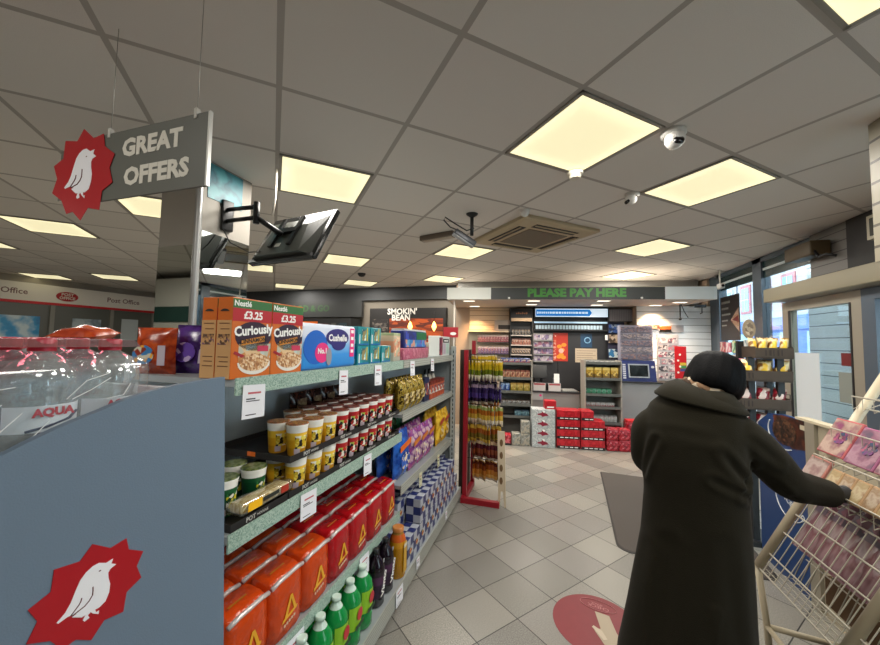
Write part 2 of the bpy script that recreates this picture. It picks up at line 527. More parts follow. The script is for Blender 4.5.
w3 = struct('window_2', MB().box(WX - .02, WX + .08, .2, .28, .3, 2.32).box(WX - .02, WX + .08, 1.35, 1.42, .3, 2.32).box(WX - .02, WX + .08, .2, 2.55, .3, .36), alu)
struct('window_pane', MB().box(WX + .02, WX + .028, .28, 1.35, .36, 2.32).box(WX + .02, WX + .028, 1.42, 2.55, .36, 2.32), glass, parent=w3)

# ---------------------------------------------------------------- ceiling lights
diff_m, nt, b = new_mat('light_diffuser')
b.inputs['Base Color'].default_value = lin('F4ECC8')
b.inputs['Emission Color'].default_value = lin('F3E9BC')
b.inputs['Emission Strength'].default_value = .96
# edge-lit panel: brightest along its rim
tc = nt.nodes.new('ShaderNodeTexCoord'); ab = nt.nodes.new('ShaderNodeVectorMath'); ab.operation = 'ABSOLUTE'
nt.links.new(tc.outputs['Object'], ab.inputs[0]); sx = nt.nodes.new('ShaderNodeSeparateXYZ'); nt.links.new(ab.outputs['Vector'], sx.inputs['Vector'])
mxm = nt.nodes.new('ShaderNodeMath'); mxm.operation = 'MAXIMUM'; nt.links.new(sx.outputs[0], mxm.inputs[0]); nt.links.new(sx.outputs[1], mxm.inputs[1])
mr = nt.nodes.new('ShaderNodeMapRange'); mr.interpolation_type = 'SMOOTHSTEP'; mr.inputs['From Min'].default_value = .16; mr.inputs['From Max'].default_value = .30; mr.inputs['To Min'].default_value = .84; mr.inputs['To Max'].default_value = 1.12
nt.links.new(mxm.outputs[0], mr.inputs['Value']); nt.links.new(mr.outputs['Result'], b.inputs['Emission Strength'])
frame_m = mat('light_frame', '8E8A80', .5)
LIGHTS = [(1, 0, 'at the top of the photo right of centre'), (-1, 2, 'above the hanging television'), (3, 0, 'beside the white dome camera'), (2, 4, 'behind the grey ceiling air unit'), (3, 7, 'just in front of the counter canopy'),
          (0, 6, 'past the hanging television'), (1, 9, 'near the coffee machine sign'), (-1, 11, 'above the far food to go sign'), (5, 2, 'third along the window side'), (7, 4, 'above the right end of the till canopy'),
          (1, -2, 'cut by the upper right photo corner'), (-5, 6, 'nearest behind the red star sign'), (-3, 4, 'beside the mirrored column'), (-6, 12, 'right-hand one before the red striped sign band'), (-8, 13, 'left-hand one before the red striped sign band'), (-7, 8, 'cut by the left photo edge'), (-2, 8, 'peeping out behind the hanging television'),
          (-1, -4, 'behind the photographer'), (-4, -1, 'left of the photographer'), (-8, 4, 'far on the left of the shop'), (3, -4, 'by the shopfront behind the photographer')]
first_light = None
lamp = bpy.data.lights.new('light_panel_lamp', 'AREA')
lamp.shape = 'SQUARE'; lamp.size = .56; lamp.energy = 25; lamp.color = (1, .955, .885)
for i, j, where in LIGHTS:
    p = GO + ga * (i + .5) * GT + gb * (j + .5) * GT
    loc = (p.x, p.y, CH)
    lab = 'square glowing ceiling light panel ' + where
    if first_light is None:
        first_light = thing('ceiling_light', lab, 'light', loc, GA, 'glowing ceiling panels')
        h = GT / 2 - .012
        fr = MB()
        for a0, a1, b0, b1 in ((-h, h, -h, -h + .018), (-h, h, h - .018, h), (-h, -h + .018, -h, h), (h - .018, h, -h, h)):
            fr.box(a0, a1, b0, b1, -.008, -.0005)
        fr.build('light_frame', frame_m, first_light)
        MB().box(-h + .018, h - .018, -h + .018, h - .018, -.005, -.0005).build('diffuser', diff_m, first_light)
    else:
        dup(first_light, lab, loc)
    if (i, j) in ((-6, 12), (-8, 13)): continue
    lo = bpy.data.objects.new('light_panel_lamp', lamp)
    COL.objects.link(lo); lo.location = (p.x, p.y, CH - .012); lo.rotation_euler = (0, 0, GA)

# ---------------------------------------------------------------- fittings on the ceiling
shell = mat('camera_white', 'D8D6D0', .4)
def turret(label, x, y, s, face):
    t = thing('security_camera', label, 'camera', (x, y, CH), face, 'white turret cameras')
    MB().lathe([(.062 * s, 0), (.062 * s, -.02 * s), (.05 * s, -.03 * s)][::-1], 20).build('mount', shell, t)
    T = Matrix.Translation((0, -.012 * s, -.05 * s)) @ Matrix.Rotation(R(60), 4, 'X')
    MB().ball((0, 0, 0), .05 * s, 20, 12, T).build('housing', shell, t)
    T2 = Matrix.Translation((0, -.012 * s - .0392 * s, -.05 * s - .026 * s)) @ Matrix.Rotation(R(60), 4, 'X')
    MB().lathe([(.001, .014 * s), (.02 * s, .013 * s), (.026 * s, .006 * s), (.026 * s, -.006 * s)][::-1], 18, (0, 0), T2).build('lens', mat('lens_black', '08080A', .1), t)
turret('larger white turret camera at the corner of the brightest light panel', .655, 2.16, 1.0, R(10))
turret('smaller white turret camera between two light panels', .62, 2.99, .85, R(-60))
t = thing('smoke_detector', 'cream round smoke detector at the front corner of a light panel', 'detector', (.173, 2.50, CH))
MB().lathe([(.03, -.048), (.036, -.045), (.042, -.022), (.055, -.018), (.055, 0)], 20).build('detector_body', mat('detector_cream', 'D6CFBD', .5), t)
t = thing('sensor', 'small white conical sensor in front of the air unit', 'sensor', (-.20, 3.13, CH))
MB().lathe([(.012, -.055), (.03, -.045), (.045, 0)], 18).build('sensor_body', shell, t)
MB().lathe([(.05, -.006), (.05, 0)], 18).build('base_ring', shell, t)
t = thing('wall_camera', 'small white camera in the corner above the right canopy end', 'camera', (2.5, 6.35, 2.5))
MB().rbox(-.03, .03, -.09, .05, -.04, .04, .012).build('housing', shell, t)
MB().tube([(0, 0, .03), (0, .0, .247)], .012).build('bracket', shell, t)
MB().lathe([(.02, 0), (.02, .01)], 12, (0, 0), Matrix.Translation((0, -.09, 0)) @ Matrix.Rotation(R(90), 4, 'X')).build('lens', BLACK, t)

# cassette air unit
acx = (GO + ga * .0).x
t = thing('air_conditioner', 'grey square cassette air unit set in the ceiling', 'air conditioner', (-.165, 3.865, CH), R(42.36))
acm = mat('air_unit_beige', 'B4A486', .5); acd = mat('air_unit_slot', '17130F', .6)
h = .47
MB().loft([[(-h + .03, -h + .03, -.045), (h - .03, -h + .03, -.045), (h - .03, h - .03, -.045), (-h + .03, h - .03, -.045)], [(-h, -h, -.03), (h, -h, -.03), (h, h, -.03), (-h, h, -.03)], [(-h, -h, -.001), (h, -h, -.001), (h, h, -.001), (-h, h, -.001)]], smooth=False).build('fascia', acm, t)
MB().box(-.25, .25, -.25, .25, -.05, -.046).build('intake_grille', lines_mat('air_grille', '7A6F5C', '4A4236', .024, .009, 0), t)
for k in range(4):
    T = Matrix.Rotation(R(90 * k), 4, 'Z')
    MB().box(-.27, .27, -.39, -.30, -.0475, -.0455, T).build('air_slot', acd, t)
    MB().box(-.26, .26, -.365, -.35, -.054, -.047, T).build('louvre', acm, t)

# bracket-mounted camera hanging over the aisle
t = thing('ceiling_projector', 'black bracket holding a silver spot unit with a looped cable', 'projector', (-.666, 3.10, CH), R(35))
MB().lathe([(.02, -.03), (.05, -.008), (.055, 0)], 16).build('ceiling_mount', DARK, t)
MB().tube([(0, 0, -.02), (0, 0, -.2)], .016, 8).build('drop_rod', DARK, t)
T = Matrix.Translation((-.06, 0, -.235)) @ Matrix.Rotation(R(28), 4, 'Y')
MB().rbox(-.12, .10, -.035, .035, -.028, .024, .008, 2, T).build('spot_body', mat('spot_silver', '55565A', .35, .5), t)
MB().rbox(-.12, .10, -.028, .028, -.036, -.024, .004, 2, T).build('front_strip', mat('strip_pale', 'A4A6A8', .3, .2), t)
MB().tube([(-.12, 0, -.17), (-.2, .02, -.14), (-.26, .03, -.08), (-.25, .03, -.05), (-.16, .02, -.1), (-.05, .0, -.16), (.02, 0, -.13)], .006, 6).build('cable', BLACK, t)
t = thing('emergency_light', 'flat brownish emergency light box beside the spot bracket', 'light', (-1.15, 3.6, CH), R(-15))
MB().rbox(-.21, .21, -.05, .05, -.055, 0, .008).build('housing', mat('emergency_frame', '6B5E50', .5), t)
MB().rbox(-.185, .185, -.035, .035, -.062, -.05, .004).build('lens_cover', mat('emergency_lens', 'A79C8C', .4), t)
solo('pull_cord', MB().tube([(0, 0, 0), (0, 0, -.2), (-.02, 0, -.33)], .007, 6), mat('cord_white', 'D9D2C4', .6), 'white cord dangling between the column and the television light', 'cord', (-1.79, 1.93, CH))
solo('ceiling_dome', MB().lathe([(.01, -.06), (.045, -.05), (.065, -.02), (.07, 0)], 16), DARK, 'small dark dome on the ceiling far back by the coffee sign', 'camera', (-3.1, 5.4, CH))
t = thing('speaker_box', 'cream framed box fixed high beside the dark panel', 'speaker', (2.47, 3.52, 2.54), R(-90))
MB().box(-.11, .11, -.05, .109, -.1, .09).build('housing', mat('box_cream', 'B3AB93', .5), t)
MB().box(-.08, .08, -.054, -.05, -.075, .065).build('front_mesh', mat('box_mesh', '3B3A30', .6), t)
t = thing('air_curtain', 'brown air curtain box mounted above the entrance', 'heater', (2.47, 4.33, 2.52), R(-90))
MB().rbox(-.31, .08, -.06, .1, -.04, .1, .012).build('casing', mat('brown_casing', '4E4028', .55, noise=(8, .15)), t)
MB().box(-.29, .06, -.05, .06, -.044, -.039).build('outlet', BLACK, t)
MB().tube([(.07, -.02, -.0), (.14, -.03, -.08), (.22, -.02, -.07), (.27, .02, -.1)], .012, 6).build('cable', DARK, t)

# ---------------------------------------------------------------- gondola
SX = -.95      # front edge of the upper shelves
steel = mat('shelf_steel', '9CA3A6', .4, .15)
backm = mat('shelf_back', 'E0E8EC', .5)
railm = art('mint_price_rail', ['9DB3A6', '748F82', 'A9BDB1', '8BA597'], 240, .35)
railm2 = lines_mat('grey_price_rail', 'A3A59C', '71736C', .016, .003)
g = thing('shelf_gondola', 'long grey gondola of shelves along the left of the aisle', 'shelving', (-1.2, 2.25, 0))
def gx(x): return x + 1.2
def gy(y): return y - 2.25
MB().box(gx(-1.44), gx(-.87), gy(.89), gy(3.58), 0, .085).build('plinth', mat('plinth_grey', '4A4D4E', .5), g)
MB().box(gx(-1.46), gx(-1.43), gy(.89), gy(3.6), .085, 1.50).build('back_panel', backm, g)
def shelf(name, y0, y1, z, x=SX, rail=railm, lip=.05):
    s = MB().box(gx(-1.43), gx(x - .002), gy(y0), gy(y1), z - .022, z).build(name, steel, g)
    MB().box(gx(x - .002), gx(x + .004), gy(y0), gy(y1), z - lip, z + .006).build('price_rail', rail, s)
    return s
shelf('shelf', .89, 2.245, 1.44)
shelf('shelf', 2.255, 3.575, 1.44, rail=railm2)
shelf('shelf', .89, 2.245, .955)
shelf('shelf', .89, 2.245, .44)
shelf('shelf', 2.255, 3.575, 1.075, rail=railm2)
shelf('shelf', 2.255, 3.575, .60, rail=railm2, lip=.06)
shelf('base_shelf', .89, 3.575, .115, -.852, railm2, .09)
MB().box(gx(-1.43), gx(-1.40), gy(2.235), gy(2.265), .12, 1.5).build('upright', GREY_METAL, g)
MB().box(gx(-1.43), gx(-.935), gy(3.577), gy(3.6), .12, 1.50).build('end_panel', mat('end_panel_grey', '7D8384', .45), g)
up = MB().box(gx(-.965), gx(-.925), gy(3.55), gy(3.6), .12, 1.535).build('upright', mat('upright_grey', 'A0A6A4', .4), g)
sl = MB()
for k in range(30):
    sl.box(gx(-.945), gx(-.936), gy(3.5485), gy(3.5505), .16 + k * .045, .185 + k * .045)
sl.build('slot', BLACK, up)

# curved end unit nearest the camera
e = thing('end_display', 'slate grey curved end unit with a red star badge', 'shelving', (-1.4, .5, 0))
def ex(x): return x + 1.4
def ey(y): return y - .5
curve = [(.8068, 1.4595), (.7443, 1.4568), (.6757, 1.4518), (.6051, 1.443), (.5542, 1.4307), (.5093, 1.4145), (.469, 1.402), (.4329, 1.3888), (.4003, 1.3751), (.3708, 1.361), (.33, 1.34), (.27, 1.305), (.22, 1.26), (.2, 1.2)]
slate = mat('slate_panel', '66788A', .55, noise=(2, .03), bump=(300, .08))
sp = MB()
pts = [(.2, 0), (.885, 0)] + curve
o = MB().prism([(p[0] - .5, p[1]) for p in pts], -.009, .009).build('side_panel', slate, e)
for v in o.data.vertices:       # stand the panel along the gondola, facing the aisle
    x, y, z = v.co; v.co = (ex(-.909) - y, x, z)
sp1 = o
o2 = o.copy(); COL.objects.link(o2); o2.parent = e; o2.location = (-1.03, 0, 0)
MB().box(ex(-1.93), ex(-.92), ey(.79), ey(.808), 0, 1.42).build('back_panel', backm, e)
MB().box(ex(-1.93), ex(-.92), ey(.2), ey(.79), 1.215, 1.235).build('shelf', steel, e)
MB().box(ex(-1.93), ex(-.92), ey(.24), ey(.79), .6, .62).build('shelf', steel, e)
MB().box(ex(-1.93), ex(-.92), ey(.22), ey(.79), 0, .12).build('plinth', slate, e)
STAR = [(0.5748, 1.1229), (0.5808, 1.0957), (0.6117, 1.0754), (0.5994, 1.0488), (0.6111, 1.0172), (0.582, 1.0031), (0.5778, 0.9643), (0.5424, 0.9717), (0.5215, 0.9472), (0.4955, 0.9679), (0.4754, 0.9652), (0.456, 0.9955), (0.4227, 1.0151), (0.4355, 1.0453), (0.4213, 1.0747), (0.4513, 1.087), (0.4537, 1.1262), (0.493, 1.1193), (0.5121, 1.143), (0.5452, 1.1176)]
BIRD = [(0.5507, 1.0931), (0.5477, 1.0844), (0.5573, 1.0778), (0.5463, 1.0737), (0.5431, 1.068), (0.5443, 1.057), (0.5482, 1.042), (0.5472, 1.0254), (0.5416, 1.0108), (0.5307, 1.0052), (0.524, 1.0058), (0.5263, 0.9987), (0.5311, 0.9993), (0.5305, 0.9925), (0.5206, 1.0005), (0.5166, 1.006), (0.5121, 1.0031), (0.5153, 0.9959), (0.5072, 0.9941), (0.5043, 0.9983), (0.5083, 1.0063), (0.502, 1.0058), (0.4861, 1.017), (0.4946, 1.019), (0.4794, 1.0228), (0.4652, 1.02), (0.463, 1.0231), (0.4747, 1.0329), (0.4823, 1.046), (0.4888, 1.0655), (0.4953, 1.0818), (0.5037, 1.0914), (0.5148, 1.0976), (0.5252, 1.0984), (0.5383, 1.0909)]
WING = [[(.5173, 1.0556), (.5178, 1.047), (.5174, 1.039), (.5125, 1.031), (.5054, 1.0251), (.486, 1.0198)], [(.4997, 1.0451), (.4985, 1.039), (.4959, 1.0342), (.4837, 1.0213)]]
SC = (.516, 1.045)
def badge(parent, s, T, names=('star', 'bird')):
    """red star with the white bird; T takes local x (right), -y (front), z (up) to the parent"""
    q = lambda L: [((p[0] - SC[0]) * s, (p[1] - SC[1]) * s) for p in L]
    st = MB().prism(q(STAR), -.0012, 0, T).build('star', mat('badge_red', 'A8101C', .4, noise=(30, .06)), parent)
    bd = MB().prism(q(BIRD), -.0022, -.0013, T).build('bird', mat('badge_white', 'E8E9EE', .45), st)
    w = MB()
    for L in WING:
        pl = q(L); r = .0011 * s
        w.tube([(p[0], -.0023, p[1]) for p in pl], r, 5, T)
    ecx, ecz = (.5276 - SC[0]) * s, (1.0812 - SC[1]) * s
    w.prism(ellipse(ecx, ecz, .0022 * s, .0013 * s, 10), -.0026, -.0022, T)
    w.build('feather_line', mat('badge_line', '5A1016', .5), st)
T = Matrix.Translation((ex(-.9) + .0005, ey(SC[0]), SC[1])) @ Matrix.Rotation(R(90), 4, 'Z')
badge(e, 1, T)

# hanging sign
s = thing('hanging_sign', 'hanging grey sign reading great offers with a red star', 'sign', (-1.487, .862, 2.2))
sgm = mat('sign_grey', '5C5E57', .5)
MB().box(-.29, .403, -.004, .004, -.125, .13).build('sign_board', sgm, s)
MB().box(.403, .410, -.006, .006, -.125, .13).build('edge_strip', mat('edge_silver', 'C9C9C4', .3, .5), s)
badge(s, 1.85, Matrix.Translation((-.222, -.006, -.01)))
MB().box(-.36, -.2, -.0055, -.0042, -.1, .1).build('star_backing', sgm, s)
text('GREAT', .088, mat('sign_letter', 'D5D2C6', .5), s, (.14, -.0048, .058), bold=.004, sx=1.08)
text('OFFERS', .088, MATS['sign_letter'], s, (.168, -.0048, -.052), bold=.004, sx=1.08)
for x in (-.085, .345):
    w = MB().tube([(x, 0, .13), (x, 0, CH - 2.2)], .0012, 5).build('wire', mat('wire_steel', 'A09C94', .4, .6), s)
    MB().box(x - .006, x + .006, -.007, .007, .115, .15).build('clip', mat('clip_clear', 'C4C2BA', .3), w)

# mirrored column with the bracket for the television
c = thing('mirrored_column', 'square column clad in mirrors with a metal corner strip', 'column', (-2.31, 1.865, 0))
cxm = mat('column_board', '9A948A', .6)
mir = mat('mirror', 'D4DAD8', .02, 1)
MB().box(-.168, .168, -.203, .203, 0, CH).build('core', cxm, c)
MB().box(-.166, .14, -.206, -.2035, 1.0, 2.17).build('mirror_front', mir, c)
MB().box(.1685, .171, -.175, .2, 1.0, 2.27).build('mirror_side', mir, c)
MB().lathe([(.021, 0), (.021, CH - .003)], 16, (.164, -.2)).build('corner_strip', mat('corner_metal', 'A4A4A2', .35, .5), c)
MB().box(.1685, .172, -.15, .12, 2.5, 2.735).build('poster_teal', art('teal_poster', ['1F6A78', '2A7C88', '1C5C6C', '3C8C94'], 6, .4, kind='noise'), c)

# television on a swing arm
tv = thing('television', 'black television seen from behind, tilted down on a swing arm', 'television', (-1.654, 1.956, 2.266), R(-9))
TT = Matrix.Rotation(R(-28.5), 4, 'X')
MB().rbox(-.30, .30, -.005, .028, -.207, .207, .006, 2, TT).build('screen_panel', mat('tv_black', '151617', .22), tv)
MB().loft([[(-.27, -.005, -.19), (.27, -.005, -.19), (.27, -.005, .16), (-.27, -.005, .16)], [(-.2, -.05, -.19), (.2, -.05, -.19), (.16, -.05, .05), (-.16, -.05, .05)]], TT, smooth=False, flip=True).build('back_housing', mat('tv_back', '33352F', .4), tv)
MB().box(-.29, .29, -.02, 0, -.212, -.185, TT).build('speaker_bar', BLACK, tv)
MB().box(-.02, .04, -.0525, -.051, .0, .045, TT).build('rating_label', WHITE, tv)
MB().box(-.05, 0, -.0525, -.051, -.13, -.1, TT).build('rating_label', mat('label_grey', 'A9A9A0', .5), tv)
ar = MB()
ar.box(-.10, .1, -.07, -.05, -.02, .02, TT).box(-.1, -.07, -.065, -.048, -.13, .12, TT).box(.07, .1, -.065, -.048, -.13, .12, TT)
ar.tube([(-.02, -.07, .0), (-.12, -.19, .09)], .018, 8)
ar.tube([(-.12, -.19, .09), (-.46, -.17, .12)], .014, 8).tube([(-.12, -.19, .16), (-.46, -.17, .2)], .014, 8)
ar.tube([(-.12, -.19, .05), (-.12, -.19, .19)], .02, 8)
ar.rbox(-.482, -.44, -.21, -.13, .05, .26, .006)
ar.build('swing_arm', mat('arm_black', '141414', .35, .3), tv)
MB().tube([(-.455, -.21, .2), (-.465, -.24, .3), (-.465, -.26, .42), (-.465, -.25, .465)], .004, 6).tube([(-.45, -.2, .06), (-.36, -.2, -.05), (-.22, -.16, -.12), (-.1, -.07, -.1)], .004, 6).build('cable', BLACK, tv)

# ---------------------------------------------------------------- goods on the gondola
GR = R(90)   # goods face the aisle: local -y looks along +x, local x runs along +y
def G(y, xfront, z, depth=0):
    """point for a thing whose local origin is the middle of its base"""
    return (xfront - depth / 2, y, z)

# cereal boxes
w, d, h = .168, .062, .265
cb_card = mat('cereal_orange', 'C9661F', .4)
cb_tan = mat('cereal_tan', 'C79A66', .45, noise=(6, .05))
first = None
for lab, y, x in (('orange cinnamon cereal box at the near end of the top shelf', .965, -.965), ('orange cinnamon cereal box standing against the toilet rolls', 1.136, -.965),
                  ('cereal box showing its tan side behind the nearest cereal box', .965, -1.03)):
    if first: dup(first, lab, G(y, x, 1.441, d)); continue
    t = first = thing('cereal_box', lab, 'cereal', G(y, x, 1.441, d), GR, 'cinnamon cereal boxes')
    MB().rbox(-w / 2, w / 2, -d / 2, d / 2, 0, h, .0015, 1, None, False).build('carton', cb_card, t)
    f = -d / 2 - .0002
    b1 = decal(t, 'brand_strip', rect(-w / 2 + .001, w / 2 - .001, h - .034, h - .004), f, mat('cereal_green', '2E6B35', .4))
    text('Nestlé', .026, WHITE, b1, (-.045, f - .0008, h - .019), bold=.0006)
    b2 = decal(t, 'price_band', rect(-w / 2 + .001, w / 2 - .001, h - .077, h - .034), f, mat('cereal_red', 'B01C28', .4))
    text('£3.25', .036, WHITE, b2, (.0, f - .0008, h - .056), bold=.0012)
    b3 = decal(t, 'title_patch', ellipse(.006, .140, .077, .050, 24), f, mat('cereal_purple', '2C1830', .4))
    text('Curiously', .044, WHITE, b3, (.006, f - .0008, .160), bold=.0014, roll=R(6), sx=.95)
    b4 = decal(t, 'cinnamon_strip', [(-.045, .108), (.052, .122), (.052, .142), (-.045, .126)], f - .0008, mat('cereal_gold', 'C8812A', .4))
    text('CINNAMON', .02, CARD_BLACK, b4, (.003, f - .0017, .125), bold=.0004, roll=R(6))
    decal(t, 'promo_patch', rect(.022, .072, .088, .108), f - .0008, mat('cereal_pink', 'C43A5A', .4))
    decal(t, 'picture', rect(-.055, w / 2 - .002, .035, .115), f, art('cereal_picture', ['B7C7C4', 'D9B98C', 'C88A50', 'B8B9A8'], 45, .4))
    bw = decal(t, 'bowl', ellipse(.012, .052, .07, .042, 24, 180, 360), f - .0008, mat('bowl_white', 'E5E0D8', .4))
    decal(bw, 'cereal_pieces', ellipse(.012, .052, .064, .03, 24), f - .0017, art('cereal_squares', ['D8B48C', 'B98454', 'E3CBAA', '9C6A40', 'D0A676'], 150, .5))
    decal(t, 'spoon', [(-.07, .09), (-.03, .075), (-.035, .065), (-.075, .082)], f - .0008, mat('cereal_red2', '9E2430', .4))
    sd = decal_side(t, 'side_panel', [(-d / 2 + .001, .002), (d / 2 - .001, .002), (d / 2 - .001, .19), (-d / 2 + .001, .19)], -w / 2 - .0002, cb_tan)
    for k, z in enumerate((.178, .16, .07, .055, .04)):
        decal_side(sd, 'small_print', [(-.022, z), (.02 - .006 * (k % 2), z), (.02 - .006 * (k % 2), z + .003), (-.022, z + .003)], -w / 2 - .0009, mat('print_brown', '6E4A2C', .5))
    decal_side(sd, 'ingredient_picture', [(-.024, .11), (.024, .11), (.024, .145), (-.024, .145)], -w / 2 - .0009, art('cereal_side_art', ['7A5A6E', 'A07850', 'C79A66', '5E4638'], 120))
    decal_side(sd, 'brand_arc', ellipse(0, .215, .02, .012, 14, 20, 160), -w / 2 - .0009, CARD_BLACK)

# toilet rolls
t = thing('toilet_roll_pack', 'blue nine-roll toilet tissue pack beside the cereal boxes', 'toilet roll', G(1.445, -.975, 1.441, .2), GR)
def cushelle(t):
    MB().rbox(-.215, .215, -.1, .1, 0, .205, .02, 3).build('wrap', bands('tissue_wrap', [(0, '2C83D0'), (.33, '3C94DC'), (.55, '86B9E4'), (.75, 'D6DEEC')], 0, .205, 2, .3, 'LINEAR'), t)
    f = -.1005
    decal(t, 'cloud', ellipse(-.12, .1, .085, .075, 24), f, mat('tissue_blue', '1B62BE', .35))
    p = decal(t, 'pink_seal', ellipse(-.075, .075, .052, .045, 24), f - .001, PINK)
    text('No.1', .034, WHITE, p, (-.075, f - .0025, .082), bold=.001)
    c = decal(t, 'name_cloud', ellipse(.045, .145, .095, .042, 24), f - .001, mat('tissue_purple', '2F2A72', .35))
    decal(t, 'name_cloud', ellipse(.055, .115, .06, .032, 20), f - .0012, MATS['tissue_purple'])
    text('Cushelle', .044, WHITE, c, (.045, f - .0026, .142), bold=.0014)
    b = decal(t, 'offer_strip', rect(.155, .195, .05, .195), f - .0006, PINK)
    for z in (.17, .135, .1, .07):
        decal(b, 'offer_print', rect(.163, .187, z, z + .016), f - .0014, WHITE)
    decal(t, 'koala', ellipse(-.025, .055, .022, .04, 16), f - .0022, mat('koala_grey', '8E8F98', .6))
cushelle(t)
# tea boxes
teal = art('tea_teal', ['1E8A92', '178089', '2A99A0', '13727C'], 9, .3, kind='noise')
tea_first = None
def tea(lab, y, z, x=-.975):
    global tea_first
    if tea_first: return dup(tea_first, lab, G(y, x, z, .11))
    t = tea_first = thing('tea_box', lab, 'tea', G(y, x, z, .11), GR, 'teal tea boxes stacked on the top shelf')
    MB().rbox(-.064, .064, -.055, .055, 0, .104, .0015, 1, None, False).build('carton', teal, t)
    f = -.0554
    decal(t, 'strip', rect(.03, .042, .025, .098), f, mat('tea_yellow', 'C9B640', .4))
    p = decal(t, 'picture', rect(-.022, .022, .028, .09), f, art('tea_picture', ['9FD0CE', '2C5E62', 'E4E3D4', '8C7E52'], 55, .4))
    decal(t, 'side_strip', rect(-.05, -.042, .012, .062), f, WHITE)
    decal(t, 'base_strip', rect(-.06, .06, .004, .012), f, mat('tea_blue', '1566A0', .4))
    sd = decal_side(t, 'side_print', [(-.045, .05), (.0, .05), (.0, .085), (-.045, .085)], -.0644, mat('tea_blue', '1566A0', .4))
    decal_side(t, 'side_note', [(-.04, .01), (-.01, .01), (-.01, .035), (-.04, .035)], -.0644, mat('tea_pale', 'BBD8D2', .4))
for i, (y, z) in enumerate(((1.745, 1.441), (1.885, 1.441), (2.03, 1.441), (1.745, 1.546), (1.885, 1.546))):
    tea(['teal tea box at the bottom, next to the toilet rolls', 'teal tea box at the bottom middle of the stack', 'single-height teal tea box at the far end of the stack', 'teal tea box on top, next to the toilet rolls', 'teal tea box on top, second from the toilet rolls'][i], y, z)

# right-hand bay of the top shelf
t = thing('storage_jar', 'peach tall carton between the tea boxes and the photo packs', 'carton', G(2.23, -.99, 1.441, .1), GR)
MB().rbox(-.055, .055, -.05, .05, 0, .19, .003, 1).build('carton', bands('peach_carton', [(0, 'B9B4A2'), (.3, 'D08C6A'), (.7, 'BFA98E'), (.9, '8E9A70')], 0, .19), t)
decal(t, 'label_print', rect(-.045, .045, .03, .16), -.0504, art('peach_art', ['D9A184', 'E7C6A4', 'C7795A', 'B0B49A'], 60))
t.name = 'biscuit_carton'
t = thing('album_pack', 'wide pack with blue and green picture panel on pink base', 'pack', G(2.60, -.985, 1.441, .12), GR)
MB().rbox(-.27, .27, -.06, .06, 0, .085, .006, 2).build('lower_pack', art('pink_pack', ['A8506A', 'B8647A', '9A4660', 'C07A8A'], 25, .35, kind='noise'), t)
u = MB().rbox(-.25, .24, -.055, .055, .0855, .215, .008, 2).build('upper_pack', mat('navy_pack', '1E2A6A', .3), t)
f = -.0555
decal(u, 'picture', rect(.0, .225, .15, .21), f, mat('album_green', '1F6E40', .35))
decal(u, 'picture', rect(-.225, .225, .093, .148), f - .0002, art('album_photo', ['3A6AC0', '2C7AB8', 'C8907A', '5AA0CC', '7A5AA0'], 26))
decal(u, 'picture', rect(-.225, -.01, .15, .208), f, art('album_blue', ['26348A', '1E2A6A', '3448A8'], 30))
MB().box(-.24, .23, -.05, .05, .2155, .228).build('lid', mat('pale_lid', 'C9C9C4', .4), u)
t = thing('cotton_pack', 'small cream pack in shadow beside the picture pack', 'pack', G(2.97, -1.03, 1.441, .1), GR)
MB().rbox(-.06, .06, -.05, .05, 0, .13, .01, 2).build('wrap', mat('cream_pack', 'A79C86', .5), t)
decal(t, 'label_print', rect(-.04, .04, .03, .09), -.0505, art('red_cream_art', ['8A2C3A', 'C7BFAE', 'A04A50'], 40))
t = thing('white_carton', 'white carton with maroon end at the far top shelf', 'carton', G(3.36, -.985, 1.441, .11), GR)
MB().rbox(-.17, .19, -.055, .055, 0, .19, .002, 1, None, False).build('carton', mat('carton_white', 'C9CDC9', .45), t)
f = -.0554
decal(t, 'end_print', rect(-.168, -.06, .01, .18), f, art('maroon_art', ['6A1C3A', '7E2C48', '501830', 'B0606A'], 30))
b = decal(t, 'title_band', rect(-.045, .165, .13, .168), f, mat('carton_dark', '2A2A2C', .4))
decal(b, 'title_print', rect(-.01, .13, .142, .155), f - .001, WHITE)
decal(t, 'green_panel', rect(.07, .16, .02, .12), f, mat('pale_green', 'A9C4B4', .4))
decal(t, 'pink_panel', rect(-.035, .05, .02, .12), f, mat('pale_mauve', 'B9A6B4', .4))

